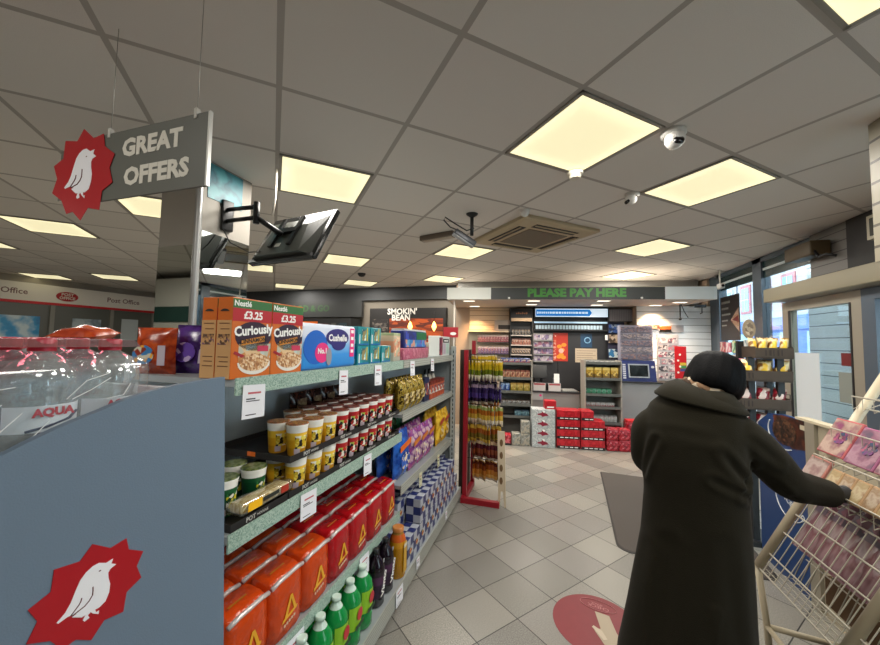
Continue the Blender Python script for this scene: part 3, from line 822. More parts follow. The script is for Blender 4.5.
# pot snacks in their trays
pot_lid = art('pot_lid', ['8A4A2C', 'B0703C', '5A3420', 'C79A5A'], 60, .3, kind='noise')
foil_w = mat('pot_rim_white', 'D8D6CE', .35)
POT = {}
PK = {'yellow': ([(0, 'D89A1C'), (.25, 'EDB020'), (.5, 'F8C838'), (.72, 'F0EEE6')], 'D8C24A'), 'red': ([(0, '1E1416'), (.45, '2A1416'), (.5, 'B81E26'), (.8, 'F0EEE6')], 'B9241E'), 'green': ([(0, '0F3E26'), (.35, '14502E'), (.62, '1E5A34'), (.74, 'F0EEE6')], 'C4C832')}
def pot(kind, lab, x, y, z):
    if kind in POT: return dup(POT[kind], lab, (x, y, z), GR)
    t = POT[kind] = thing('noodle_pot', lab, 'noodle pot', (x, y, z), GR, kind + ' noodle pots')
    hh = .13
    MB().lathe([(.033, 0), (.035, .004), (.0435, .115), (.0455, .122), (.0455, hh - .004), (.043, hh - .002)], 20).build('cup', bands('pot_' + kind, PK[kind][0], 0, hh), t)
    MB().lathe([(.0462, hh - .004), (.0462, hh - .001), (.04, hh)], 20).build('lid', {'yellow': pot_lid, 'red': art('pot_lid_red', ['5A1E1A', '3A1614', '7A3A2C', '8A4A34'], 60, .3, kind='noise'), 'green': art('pot_lid_green', ['3A4A28', '2A4022', '66702E', '7A8270'], 60, .3, kind='noise')}[kind], t)
    lb = MB(); n = 6
    v = []; 
    for zz, rr in ((.03, .0376), (.082, .0418)):
        for k in range(n + 1):
            a = R(-150 + 105 * k / n) if kind != 'green' else R(-120 + 60 * k / n)
            v.append((rr * math.cos(a) * 1.0, rr * math.sin(a), zz))
    lb.add(v, [(k, k + 1, n + 2 + k, n + 1 + k) for k in range(n)], True)
    lb.build('label_print', {'yellow': art('pot_art_yellow', ['E6D25A', 'C8A820', '1E1A14', 'E8E4D8', 'D8B030'], 85), 'red': art('pot_art_red', ['C8281E', '1A1412', 'E8E4D8', 'A8C050', '8E1A1A'], 85), 'green': art('pot_art_green', ['0F3E26', 'E8E4D8', '2E7A3C', 'D8C828'], 70)}[kind], t)
    bc = MB(); v = []
    for zz, rr in ((.008, .0358), (.03, .0376)):
        for k in range(4): 
            a = R(205 + 12 * k); v.append((rr * math.cos(a), rr * math.sin(a), zz))
    bc.add(v, [(k, k + 1, 5 + k, 4 + k) for k in range(3)], True)
    bc.build('barcode', mat('barcode_pale', 'C9B9C4', .5), t)
    return t
def tray(lab, y0, y1, x0, x1, z, loc_text):
    t = thing('card_tray', lab, 'tray', ((x0 + x1) / 2, (y0 + y1) / 2, z), GR, 'black card trays of noodle pots')
    L = (y1 - y0) / 2; D = (x1 - x0) / 2; q = .003; hh = .026
    MB().box(-L, L, -D, D, 0, q).box(-L, L, -D, -D + q, q, hh).box(-L, L, D - q, D, q, hh).box(-L, -L + q, -D + q, D - q, q, hh).box(L - q, L, -D + q, D - q, q, hh).build('card_box', CARD_BLACK, t)
    for s_ in loc_text:
        text('POT', .021, mat('tray_print', 'B4B2AC', .5), t, (s_ - .028, -D - .0006, hh / 2), bold=.0006)
        text('NOODLE', .012, mat('tray_print', 'B4B2AC', .5), t, (s_ + .024, -D - .0006, hh / 2), bold=.0002)
    o = decal_side(t, 'side_print', [(-.03, .008), (.01, .008), (.01, .026), (-.03, .026)], -L - .0003, ORANGE)
    return t
tray('black card tray of green pots on the lower tier', .91, 1.165, -1.30, -.96, .9555, (-.02,))
tray('long black card tray of pots on the lower tier', 1.172, 2.225, -1.36, -.96, .9555, (-.4, -.13, .14, .41))
tray('long black card tray of pots on the upper tier', 1.172, 2.225, -1.36, -.96, 1.0905, (-.4, -.13, .14, .41))
N_Y = lambda k: 1.272 + .107 * k
tiers = ((0, .9586), (1, 1.0936))
words = ['front', 'second', 'third']
for tr, z in tiers:
    tn = ['lower', 'upper'][tr]
    for r_ in range(3):
        for k in range(9):
            kind = 'yellow' if k < 3 else 'red'
            if r_ == 2 and (tr == 0 or k < 2): continue
            if r_ and tr == 0 and k > 2: continue
            if kind == 'yellow': lab = 'yellow noodle pot, %s tier, %s row, %s from the near end' % (tn, words[r_], ORD[k])
            else: lab = 'red noodle pot, %s tier, %s row, %s past the yellow ones' % (tn, words[r_], ORD[k - 3])
            pot(kind, lab, -1.014 - r_ * .1, N_Y(k) + (.0 if r_ == 0 else .004), z)
for k in range(3):
    pot('green', 'green noodle pot, %s' % ['nearest the yellow pots in front', 'second row behind the front green one', 'half hidden by the grey end panel'][k], [-1.075, -1.175, -1.085][k], [1.112, 1.115, .992][k], .9586)
# noodle tray in front of the green pots
t = thing('noodle_snack_pack', 'clear flat pack of noodles lying before the green pots', 'noodles', (-.985, 1.06, .9925), R(90))
MB().rbox(-.11, .11, -.03, .03, 0, .035, .012, 2).build('noodles', art('noodle_block', ['D8C89A', 'C8B07A', 'E4D8B4', 'B89A5A'], 70, .5, (1, 4, 1)), t)
MB().rbox(-.125, .125, -.036, .036, -.001, .04, .012, 2).build('clear_wrap', clear('clear_film', 'F4F4F0', .5, .08, .12), t)
decal(t, 'yellow_patch', rect(-.095, -.035, .006, .034), -.0365, YELLOW)
decal(t, 'dark_patch', rect(-.03, .045, .016, .03), -.0365, mat('patch_dark', '2A2E2A', .4))
decal(t, 'red_patch', rect(.055, .095, .008, .033), -.0365, mat('patch_red', 'A8321E', .4))
# brown pouches behind the red pots
pz = art('brown_pouch', ['2E1614', '431E1A', '20100E', '5A2C20'], 25, .25, kind='noise')
pf = None
for k in range(4):
    lab = 'dark brown foil pouch behind the red pots, %s from the near end' % ORD[k]
    loc = (-1.325, 1.66 + .135 * k, 1.2)
    if pf: dup(pf, lab, loc)
    else:
        pf = thing('foil_pouch', lab, 'pouch', (-1.325, 1.66, 1.2), GR, 'brown foil pouches')
        MB().bag(.13, .19, .05, Matrix.Translation((0, 0, -.105))).build('pouch', pz, pf)
        decal(pf, 'label_print', rect(-.04, .04, .0, .05), -.028, art('pouch_label', ['8A6A4A', '3A1C18', 'A8906A'], 60))

# orange and red film packs on the third shelf
film = {}
def filmpack(kind, lab, x, y, z):
    if kind in film: return dup(film[kind], lab, (x, y, z), GR)
    t = film[kind] = thing('film_wrapped_pack', lab, 'multipack', (x, y, z), GR, kind + ' film-wrapped packs')
    a, b2, c2 = ('C2410F', 'D65A16', 'A8300C') if kind == 'orange' else ('A30E16', 'B81820', '840A12')
    fm = mat('film_' + kind, a, .2, 0, 0, (9, .28), (26, .9))
    W, D, H = .178, .13, .232
    rings = []
    for z_, sx, sy in ((0, .93, .9), (.012, .99, .99), (.08, 1.0, 1.02), (.15, .985, 1.0), (.197, .97, .95), (.221, .93, .86), (H, .84, .7)):
        ring = []
        for k in range(24):
            q = 2 * math.pi * k / 24
            cx, sn = math.cos(q), math.sin(q)
            p = 5
            rr = (abs(cx) ** p + abs(sn) ** p) ** (-1 / p)
            ring.append((W / 2 * sx * rr * cx, D / 2 * sy * rr * sn + (D / 2 * (1 - sy) * .2), z_ + .003 * math.sin(3 * q) * (z_ > .2)))
        rings.append(ring)
    MB().loft(rings).build('film_wrap', fm, t)
    sm = MB().tube([(-.085, -.053, .213), (-.045, -.056, .221), (0, -.055, .219), (.045, -.056, .221), (.085, -.053, .213)], .0085, 8)
    sm.build('seam', mat('film_seam', 'D8CCC8', .22, .35), t)
    f = -.0682
    lg = MB()
    LT = Matrix.Translation((0, 0, .02))
    lg.prism([(-.03, .07), (.0, .145), (.012, .145), (-.014, .07)], f - .0008, f)
    lg.prism([(.002, .145), (.012, .145), (.036, .085), (.024, .08)], f - .0008, f)
    lg.prism([(-.04, .062), (.04, .078), (.042, .088), (-.036, .074)], f - .001, f)
    lg.build('triangle_logo', mat('logo_gold', 'DDA01E', .3), t)
    sc = MB()
    for k in range(5):
        sc.prism(rect(-.03 + .013 * k, -.021 + .013 * k, .044 + .002 * k, .053 + .002 * k), f - .001, f)
    sc.build('small_print', mat('print_cream', 'D8B49A', .4), t)
    tp = MB().prism([(-.05, 0), (.03, 0), (.03, .006), (-.05, .006)], -.0006, 0)
    T = Matrix.Translation((0, .0, H + .0036)) @ Matrix.Rotation(R(-90), 4, 'X')
    MB().prism([(-.045, -.01), (.03, -.01), (.03, -.003), (-.045, -.003)], -.0006, 0, T).build('top_print', mat('print_gold', 'B0700E', .4), t)
    return t
for r_ in range(3):
    for k in range(7):
        kind = 'orange' if k < 3 else 'red'
        filmpack(kind, '%s film pack, %s row, %s' % (kind, words[r_], ('%s from the grey end panel' % ORD[k]) if k < 3 else ('%s beyond the orange packs' % ORD[k - 3])), -1.022 - r_ * .135, 1.012 + .1845 * k, .441)

# bottles on the base shelf
pet = clear('pet_clear', 'E8F0EE', .6, .12, .06)
t7 = None
green_pet = mat('green_pet', '14843E', .12)
def soda(lab, x, y):
    global t7
    if t7: return dup(t7, lab, (x, y, .116))
    t = t7 = thing('soda_bottle', lab, 'bottle', (x, y, .116), GR, 'green lemonade bottles')
    MB().lathe([(.046, 0), (.056, .012), (.056, .06), (.054, .1), (.056, .16), (.056, .185), (.05, .22), (.03, .248)], 20).build('bottle_body', green_pet, t)
    MB().lathe([(.03, .248), (.02, .264), (.0175, .27), (.0175, .276), (.0215, .277), (.0215, .292), (.018, .294)], 14).build('cap', mat('cap_clear', 'C4D8CC', .15), t)
    lb = MB(); v = []; n = 10
    for zz in (.085, .19):
        for k in range(n + 1):
            a = R(-150 + 120 * k / n); v.append((.0572 * math.cos(a), .0572 * math.sin(a), zz))
    lb.add(v, [(k, k + 1, n + 2 + k, n + 1 + k) for k in range(n)], True)
    lb = lb.build('label_print', mat('lime_label', '8CBF2A', .35), t)
    rd = decal(lb, 'red_disc', ellipse(0, .148, .024, .028, 18), -.0585, mat('disc_red', 'B81E2C', .35))
    text('7', .036, WHITE, rd, (0, -.0595, .148), bold=.002, roll=R(-8))
    decal(lb, 'dark_base', rect(-.036, .036, .088, .108), -.0582, mat('lime_dark', '0E3A1E', .4))
for r_ in range(2):
    for k in range(7):
        soda('green lemonade bottle, %s row, %s from the near end' % (words[r_], ORD[k]), -.925 - .118 * r_, 1.0 + .1185 * k + .02 * r_)
vf = None
for k in range(2):
    lab = ['dark purple cordial bottle next to the green bottles', 'dark purple cordial bottle next to the amber bottle'][k]
    loc = (-.925, 1.865 + .12 * k, .116)
    if vf: dup(vf, lab, loc); continue
    t = vf = thing('cordial_bottle', lab, 'bottle', loc, GR, 'dark cordial bottles')
    MB().lathe([(.042, 0), (.05, .01), (.05, .2), (.043, .225), (.02, .255), (.015, .265), (.015, .278)], 20).build('bottle_body', mat('dark_drink', '160C16', .12), t)
    MB().lathe([(.017, .272), (.017, .292), (.0145, .294)], 14).build('cap', mat('cap_black', '1A1A1E', .3), t)
    lb = MB().lathe([(.0506, .05), (.0506, .19)], 24, cap=False).build('label_sleeve', bands('vimto_label', [(0, '2A1630'), (.5, '4A2448'), (.8, '1E1622')], .05, .19), t)
    text('Vimto', .05, WHITE, t, (0, -.0525, .12), bold=.0015, roll=R(75))
    MB().box(-.0, .012, -.0462, -.0455, .225, .245).build('shoulder_patch', mat('patch_silver', 'A4A8AC', .3), t)  # small pale silver patch at the bottle shoulder
t = thing('juice_bottle', 'single amber juice bottle between dark bottles and checked boxes', 'bottle', (-.906, 2.125, .116), GR)
MB().lathe([(.045, 0), (.05, .01), (.05, .22), (.046, .235), (.034, .26), (.032, .272)], 20).build('bottle_body', bands('amber_juice', [(0, 'B07A10'), (.6, 'C48A1A'), (.72, 'C05A20'), (.85, '9A7030')], 0, .3, 2, .12), t)
MB().lathe([(.036, .27), (.036, .292), (.033, .294)], 16).build('cap', mat('cap_orange', 'B9763A', .3), t)
decal(t, 'label_print', rect(-.024, .024, .03, .21), -.0515, mat('juice_label', 'C89A2A', .4))
decal(t, 'label_band', rect(-.022, .022, .18, .2), -.0525, mat('juice_white', 'D8D0BC', .4))

# checked drink cartons
ch_m, nt, b = new_mat('blue_silver_check')
tc = nt.nodes.new('ShaderNodeTexCoord'); mp = nt.nodes.new('ShaderNodeMapping'); mp.inputs['Location'].default_value = (.001, .001, .001)
ck = nt.nodes.new('ShaderNodeTexChecker'); ck.inputs['Scale'].default_value = 1 / .0555
ck.inputs['Color1'].default_value = lin('2A3368'); ck.inputs['Color2'].default_value = lin('A9AEB9')
nt.links.new(tc.outputs['Object'], mp.inputs['Vector']); nt.links.new(mp.outputs['Vector'], ck.inputs['Vector']); nt.links.new(ck.outputs['Color'], b.inputs['Base Color'])
b.inputs['Roughness'].default_value = .3
cf = None
for r_ in range(2):
    for k in range(11):
        for l_ in range(2):
            if l_ and r_ == 0 and k in (0, 1, 10): continue
            if l_ and r_ == 1 and k == 0: continue
            lab = 'blue and silver checked carton, %s layer, %s row, %s from the amber bottle' % (['bottom', 'top'][l_], words[r_], ORD[k])
            loc = (-.925 - .125 * r_, 2.255 + .1175 * k, .116 + .1685 * l_)
            if cf: dup(cf, lab, loc); continue
            cf = thing('drink_carton', lab, 'carton', loc, GR, 'checked energy drink cartons')
            MB().rbox(-.0555, .0555, -.0555, .0555, 0, .1665, .002, 1, None, False).build('carton', ch_m, cf)
            s_ = decal(cf, 'sun_disc', ellipse(0, .0825, .018, .018, 16), -.056, mat('disc_gold', 'C8A030', .35))
            decal(cf, 'red_mark', rect(-.022, .022, .078, .088), -.0567, mat('mark_red', 'A8202C', .35))
# small silver can standing out in the front row
# goods on the right bay, upper middle shelf
cof = art('gold_pouch', ['7A6414', 'A88A24', '5A4610', 'C8AA48', '3A2C0C'], 34, .22, kind='noise', metal=.3)
cf2 = None
for r_ in range(2):
    for k in range(4):
        lab = 'gold coffee pouch, %s row, %s past the red pots' % (words[r_], ORD[k])
        loc = (-1.0 - .09 * r_, 2.345 + .115 * k, 1.076)
        if cf2: dup(cf2, lab, loc); continue
        cf2 = thing('coffee_pouch', lab, 'pouch', loc, GR, 'gold coffee pouches')
        MB().bag(.125, .235, .075).build('pouch', cof, cf2)
        decal(cf2, 'label_print', rect(-.04, .04, .06, .13), -.041, art('gold_label', ['3A2C0C', 'C8B46A', '7A5A14', 'E0D0A0'], 70))
t = thing('navy_carton', 'navy blue carton beside the gold coffee pouches', 'carton', G(2.86, -.985, 1.076, .12), GR)
MB().rbox(-.06, .06, -.06, .06, 0, .195, .002, 1, None, False).build('carton', mat('navy_card', '1E2848', .4), t)
decal(t, 'label_print', rect(-.04, .04, .05, .15), -.0605, art('navy_art', ['26325A', 'C8C4BC', 'A8522A'], 40))
sf = None
for k in range(5):
    lab = 'orange and white sauce carton, %s past the navy carton' % ORD[k]
    loc = G(2.975 + .088 * k, -.98, 1.076, .08)
    if sf: dup(sf, lab, loc); continue
    sf = thing('sauce_carton', lab, 'carton', loc, GR, 'sauce cartons')
    MB().rbox(-.04, .04, -.04, .04, 0, .155, .002, 1, None, False).build('carton', bands('sauce_card', [(0, 'A84A2A'), (.3, 'C0BCB4'), (.55, 'B0583A'), (.8, '6E2A1E')], 0, .155), sf)
    decal(sf, 'label_print', rect(-.03, .03, .05, .11), -.0405, art('sauce_art', ['C86A3A', 'E4DCD0', '3A3A5A', 'B03A2A'], 60))
bf = None
for k in range(3):
    lab = 'dark capped sauce bottle behind the cartons, %s from the coffee' % ORD[k]
    loc = (-1.1, 3.14 + .11 * k, 1.076)
    if bf: dup(bf, lab, loc); continue
    bf = thing('sauce_bottle', lab, 'bottle', loc, GR, 'dark capped sauce bottles')
    MB().lathe([(.034, 0), (.036, .01), (.036, .13), (.014, .18), (.013, .2)], 16).build('bottle_body', mat('bottle_white', 'B9B4A8', .3), bf)
    MB().lathe([(.017, .195), (.015, .235), (.006, .245)], 12).build('cap', DARK, bf)

# snack bags on the shelf below
def bagset(name, cols, lab, w_, h_, d_, xs, ys, z, grp, cat='crisps', title=None, tcol=None, tw=.0):
    first = None
    for r_, x in enumerate(xs):
        for k, y in enumerate(ys):
            L_ = lab % ((words[r_], ORD[k]))
            if first: dup(first, L_, (x, y, z)); continue
            first = thing(name, L_, cat, (x, y, z), GR, grp)
            MB().bag(w_, h_, d_, seed=len(grp)).build('bag', art(name + '_' + cols[0], cols, 14, .22, kind='noise'), first)
            decal(first, 'picture', ellipse(0, h_ * .38, w_ * .33, h_ * .17, 18), -d_ * .53, art(name + '_picture_' + cols[0], cols[::-1] + ['E8D8B8'], 50))
            if title: decal(first, 'title_band', [(-w_ * .4, h_ * .6), (w_ * .4, h_ * .68), (w_ * .4, h_ * .8), (-w_ * .4, h_ * .72)], -d_ * .53, tcol)
bagset('crisp_bag', ['1E50B0', '163C8C', '2C68C8'], 'large blue crisp bag, %s row, %s past the red film packs', .24, .34, .09, (-1.02, -1.14), (2.39, ), .601, 'blue crisp bags', title=1, tcol=ORANGE)
bagset('snack_bag', ['B0A4B8', 'A04A7A', '7A3C8A', 'C8A8B0'], 'pink and mauve multipack bag, %s row, %s past the blue bag', .17, .3, .08, (-1.01, -1.12), (2.61, 2.79, 2.97), .601, 'pink multipack bags', title=1, tcol=mat('title_orange', 'C8742A', .4))
bagset('sweet_bag', ['D8A818', 'C08A10', 'E8C040'], 'yellow snack bag, %s row, %s from the far end', .165, .32, .08, (-1.01, -1.12), (3.46, 3.28), .601, 'yellow snack bags', title=1, tcol=mat('title_red', 'B03A2A', .4))
bagset('crisp_multipack', ['2A6A4A', '1E5038', '3A8A5A'], 'green crisp bag behind the pink bags, %s row, %s past the blue bag', .18, .36, .07, (-1.22,), (2.66, 2.86, 3.06), .601, 'green crisp bags')

# hanging price tickets on the shelf edges
tk = mat('ticket_white', 'DCDDE2', .6)
tf = None
TK = [(.96, 1.415, .094, .105, 'first ticket on the top shelf edge, under the cereal'), (1.50, 1.425, .075, .11, 'ticket on the top shelf edge, under the toilet rolls'), (1.86, 1.43, .085, .11, 'ticket on the top shelf edge, under the tea boxes'), (2.40, 1.43, .085, .10, 'ticket on the top shelf edge, under the picture pack'), (2.86, 1.43, .08, .10, 'last ticket on the top shelf edge'),
      (1.27, .945, .10, .095, 'ticket on the pot noodle shelf edge, over the orange packs'), (1.765, .95, .085, .1, 'ticket on the pot noodle shelf edge, over the red packs'),
      (1.22, .42, .1, .1, 'ticket on the film pack shelf edge, over the nearest green bottles'), (1.76, .425, .1, .1, 'ticket on the film pack shelf edge, over the last green bottles'),
      (2.02, .115, .1, .085, 'ticket on the base shelf edge, below the dark bottles'), (2.33, .115, .06, .06, 'small ticket on the base shelf edge, below the checked cartons'),
      (2.62, .565, .06, .1, 'cream ticket on the lower right shelf edge, nearer one'), (3.08, .565, .06, .1, 'cream ticket on the lower right shelf edge, farther one'), (3.02, .115, .05, .06, 'small pale ticket before the checked cartons, farther one')]
for y, z, w_, h_, lab in TK:
    x = (SX if z > .2 else -.852) + .0055
    t = thing('price_ticket', 'white ' + lab if not lab.startswith(('cream', 'small')) else lab, 'price ticket', (x, y, z), GR, 'hanging price tickets')
    cream = lab.startswith('cream')
    T = Matrix.Translation((0, -.002, 0)) @ Matrix.Rotation(R(3), 4, 'Y') @ Matrix.Rotation(R(-3), 4, 'X')
    MB().box(-w_ / 2, w_ / 2, -.0016, -.0004, -h_, .004, T).build('card', mat('ticket_cream', 'C8C6A4', .6) if cream else tk, t)
    ink = mat('ticket_ink', '3A3A42', .6)
    for x1, z0, z1 in ((.05, .42, .38), (.25, .48, .45), (.1, .9, .87)):
        MB().box(-w_ * .35, w_ * x1, -.0021, -.0016, -h_ * z0, -h_ * z1, T).build('small_print', ink, t)
    MB().box(-w_ * .28, w_ * .3, -.0021, -.0016, -h_ * .25, -h_ * .19, T).build('heading', mat('ticket_red', 'B0505A', .6), t)
    if 'cereal' in lab:
        text('ONLY £3.25', .013, ink, t, (0, -.0022, -h_ * .74), bold=.0005)

# ---------------------------------------------------------------- water packs and crisps by the end unit
bt = None
wp = None
cap_red = mat('cap_red', 'A8283A', .35)
pet_w = clear('pet_water', 'F8FBFB', .62, .12, .08, .13)
for k, (x, y, lab) in enumerate(((-1.04, .45, 'shrink-wrapped pack of clear water bottles behind the curved grey panel edge'), (-1.285, .52, 'second shrink-wrapped water pack, behind the nearest one'), (-1.53, .60, 'third shrink-wrapped water pack, rearmost in the row'))):
    loc = (x, y, 1.2355)
    if wp: dup(wp, lab, loc); continue
    t = wp = thing('water_pack', lab, 'water bottles', loc, GR, 'shrink-wrapped water packs')
    for i in range(3):
        for j in range(2):
            cx, cy = (i - 1) * .117, -.0585 + .117 * j
            T = Matrix.Translation((cx, cy, 0))
            bd = MB().lathe([(.04, .0), (.054, .006), (.056, .02), (.056, .05), (.053, .056), (.056, .064), (.053, .1), (.056, .11), (.053, .12), (.056, .13), (.0545, .148), (.0545, .202), (.053, .212), (.0565, .225), (.057, .24), (.053, .265), (.034, .292), (.019, .302), (.019, .312)], 22, (0, 0), T).build('bottle', pet_w, t)
            MB().lathe([(.0205, .304), (.021, .326), (.018, .33)], 16, (0, 0), T).build('cap', cap_red, bd)
            if j == 0:
                lb = MB(); v = []; n = 8
                for zz in (.15, .2):
                    for q in range(n + 1):
                        a = R(-165 + 150 * q / n); v.append((cx + .0568 * math.cos(a), cy + .0568 * math.sin(a), zz))
                lb.add(v, [(q, q + 1, n + 2 + q, n + 1 + q) for q in range(n)], True)
                lb.build('label', mat('water_label', 'D2D9DF', .3), bd)
                text('AQUA', .021, mat('water_red', 'B02838', .4), bd, (cx - .002, cy - .0576, .187), name='label_lettering', bold=.001)
                MB().tube([(cx - .036, cy - .046, .153), (cx - .01, cy - .0575, .160), (cx + .024, cy - .053, .17), (cx + .04, cy - .042, .182)], .0026, 5).build('label_wave', mat('water_navy', '26304E', .4), bd)
    MB().rbox(-.178, .178, -.1185, .1185, .001, .29, .035, 3).build('shrink_wrap', clear('shrink_film', 'FAFCFC', .3, .03, .12, .04), t)
    rr = random.Random(3)
    for q in range(12):
        x0, z0 = rr.uniform(-.17, .1), rr.uniform(.06, .22)
        MB().tube([(x0, -.119, z0), (x0 + .03, -.12, z0 + rr.uniform(.0, .04)), (x0 + rr.uniform(.04, .07), -.119, z0 + rr.uniform(.02, .06))], .0009, 4).build('film_crease', mat('film_white', 'E4E8E8', .2), t)
    MB().loft([[(-.165, -.085, .312), (.165, -.085, .312), (.165, .085, .312), (-.165, .085, .312)], [(-.16, -.07, .328), (.16, -.07, .328), (.16, .07, .328), (-.16, .07, .328)]], smooth=False).build('film_top', clear('film_pink', 'E09AA6', .3, .08, .25, .06), t)
ob = art('orange_crisps', ['A83A14', 'C05220', '8C2C0E', 'B8461A'], 14, .22, kind='noise')
pb = art('purple_crisps', ['3A1C66', '2C144E', '4E2A80'], 14, .22, kind='noise')
rb = art('rust_crisps', ['7E2410', '9A3416', 'B04A20'], 14, .22, kind='noise')
def crisp(lab, m, loc, rz, w_=.16, h_=.165, tilt=0, art_m=None, seed=1):
    t = thing('crisp_bag', lab, 'crisps', loc, rz, 'crisp bags behind the water')
    T = Matrix.Rotation(tilt, 4, 'X')
    MB().bag(w_, h_, .06, T, seed=seed).build('bag', m, t)
    if art_m:
        MB().prism(ellipse(-.02, h_ * .42, w_ * .26, h_ * .2, 18), -.0345, -.033, T).build('picture', art_m, t)
        MB().prism(rect(w_ * .2, w_ * .38, h_ * .2, h_ * .62), -.0315, -.03, T).build('small_print', mat('print_pale', 'B9B0BC', .4), t)
    return t
crisp('rust orange crisp bag next to the water packs', ob, (-1.34, .915, 1.441), R(14), .15, .165, 0, art('crisp_blue_art', ['3A7AB0', 'C8C4B0', 'E0A030', '8C2C0E'], 55))
crisp('purple crisp bag between the orange bags', pb, (-1.25, .985, 1.441), R(20), .15, .18, R(-6), art('crisp_purple_art', ['5A3A9A', '3A1C66', 'B0A0C8'], 50), 2)
crisp('orange crisp bag touching the tan side of the cereal box', rb, (-1.18, 1.06, 1.441), R(25), .12, .165, 0, None, 3)
crisp('rust red crisp bag lying on top of the rear water pack', rb, (-1.53, .76, 1.567), R(18), .15, .12, R(-82), None, 4)
crisp('darker orange crisp bag at the back of the bags', ob, (-1.345, 1.17, 1.441), R(18), .17, .185, 0, None, 5)

# ---------------------------------------------------------------- hanging bag stand at the far end of the gondola
t = thing('bag_stand', 'red framed stand of hanging snack bags beyond the gondola', 'display stand', (-.64, 3.72, 0))
redm = mat('stand_red', '8E1020', .4)
MB().box(-.245, -.20, -.1, .26, .03, 1.5).build('back_board', mat('stand_brown', '37291F', .6), t)
MB().box(-.185, -.145, -.18, -.14, 0, 1.5).build('post', redm, t)
MB().box(-.185, -.145, .2, .24, 0, 1.6).build('post', redm, t)
MB().box(-.19, .19, -.24, -.19, 0, .05).box(-.19, -.145, -.19, .24, 0, .05).build('base', redm, t)
lad = MB().prism([(-.022, 0), (-.035, .72), (.035, .72), (.05, 0), (.036, 0), (.02, .15), (.0, .15), (-.008, 0)], -.006, .006)
o = lad.build('side_panel', mat('stand_cream', 'C4B49A', .55), t); o.location = (.2, -.2, .0)
hb = MB()
for z in (.25, .37, .49, .61):
    hb.prism(ellipse(.003, z, .016, .035, 14), -.0068, -.0062)
o = hb.build('panel_hole', mat('hole_brown', '6A5034', .6), t); o.location = (.2, -.2, 0)
pegs = MB()
TZ = [1.40, 1.165, .945, .75, .60, .40]
for z in TZ:
    pegs.tube([(-.18, -.10, z + .0), (.2, -.10, z + .0)], .004, 5)
    pegs.tube([(-.18, .1, z + .05), (.2, .1, z + .05)], .004, 5)
    pegs.tube([(-.18, .22, z + .05), (-.18, -.1, z)], .004, 5)
pegs.build('hook_rail', mat('rail_dark', '2A2422', .4, .4), t)
sets = [(['A8941E', '5E6A1C', 'C8A830', 'D8D4C0'], 'yellow and green'), (['2A2048', '3C2E66', '8A7A8C', '1C1630'], 'dark purple'), (['9A5A1E', 'B89A3A', '8A9A5A', 'D8CCB4'], 'tan and white'), (['8C4A1A', '6A5A20', 'C0A040'], 'brown and green'), (['4A1620', '7A3A1E', 'B8A080', '5A2418'], 'maroon'), (['7A3A12', 'B0702A', '4A1E10', 'C89A50'], 'amber')]
for ti, (z, (cols, nm)) in enumerate(zip(TZ, sets)):
    first = None
    for dy, n in ((-.1, 10 if ti < 4 else 8), (.1, 8 if ti < 3 else 0)):
        for k in range(n):
            hh = .205 if ti < 2 else .19
            lab = '%s hanging bag, %s tier down, %s from the red post%s' % (nm, ORD[ti], ORD[k], ', rear row' if dy > 0 else '')
            loc = (-.64 - .15 + .036 * k + (.0 if ti < 4 else .06), 3.72 + dy, z - hh - .002 + (.05 if dy > 0 else 0))
            rz = R(-58 + random.uniform(-26, 26)); loc = (loc[0], loc[1] + random.uniform(-.02, .03), loc[2] + random.uniform(-.012, .0))
            if first: dup(first, lab, loc, rz); continue
            first = thing('hanging_bag', lab, 'snack bag', loc, rz, nm + ' hanging bags')
            MB().bag(.082, hh, .03, seed=ti, nx=6, nz=8, crimp=.1).build('bag', bands('hang_' + cols[0], [(0, 'C4BAA8'), (.12, cols[-1]), (.3, cols[1]), (.55, cols[0]), (.8, cols[2])], 0, hh, 2, .22), first)
            MB().box(-.032, .032, -.004, .004, hh - .022, hh).build('header_card', mat('hang_card_' + cols[0], cols[-1], .5), first)

# ---------------------------------------------------------------- till counter
grey_c = mat('counter_grey', '8C8C8A', .5); grey_d = mat('counter_dark', '2B2C2E', .45)
def CTH(name, lab, cat, u, w, z, grp=None):
    return thing(name, lab, cat, C3(u, w, z), CT, grp)
cp = CTH('till_canopy', 'canopy over the tills with please pay here in green', 'canopy', 0, 0, 2.27)
whitep = mat('canopy_white', 'D4D6CE', .5)
MB().box(0, 3.945, .012, 1.3, 0, .03).build('soffit', mat('soffit_paint', 'BDB4AA', .6), cp)
MB().box(.70, 3.25, -.002, .012, 0, .185).build('fascia', mat('fascia_grey', '3A3D3C', .5), cp)
MB().box(0, .70, -.004, .012, 0, .187).box(0, .012, .012, .9, .031, .187).build('end_panel', whitep, cp)
MB().box(3.25, 3.945, -.004, .012, 0, .187).box(3.933, 3.945, .012, .9, .031, .187).build('end_panel', mat('canopy_white_cool', 'D4DCDE', .5), cp)
MB().box(.70, 3.25, -.004, .012, .1855, .192).build('top_trim', mat('trim_cream', 'A8A28A', .5), cp)
text('PLEASE PAY HERE', .17, mat('pay_green', '468C3A', .5), cp, (1.985, -.0035, .095), bold=.009, sx=1.09)
for u in (.98, 2.92):
    MB().lathe([(.006, 0), (.016, .006), (.016, .03)], 12, (u, -.02)).build('fascia_pin', WHITE, cp)
dl = mat('downlight_glow', 'FFF2DC', .5, 0, 2.2)
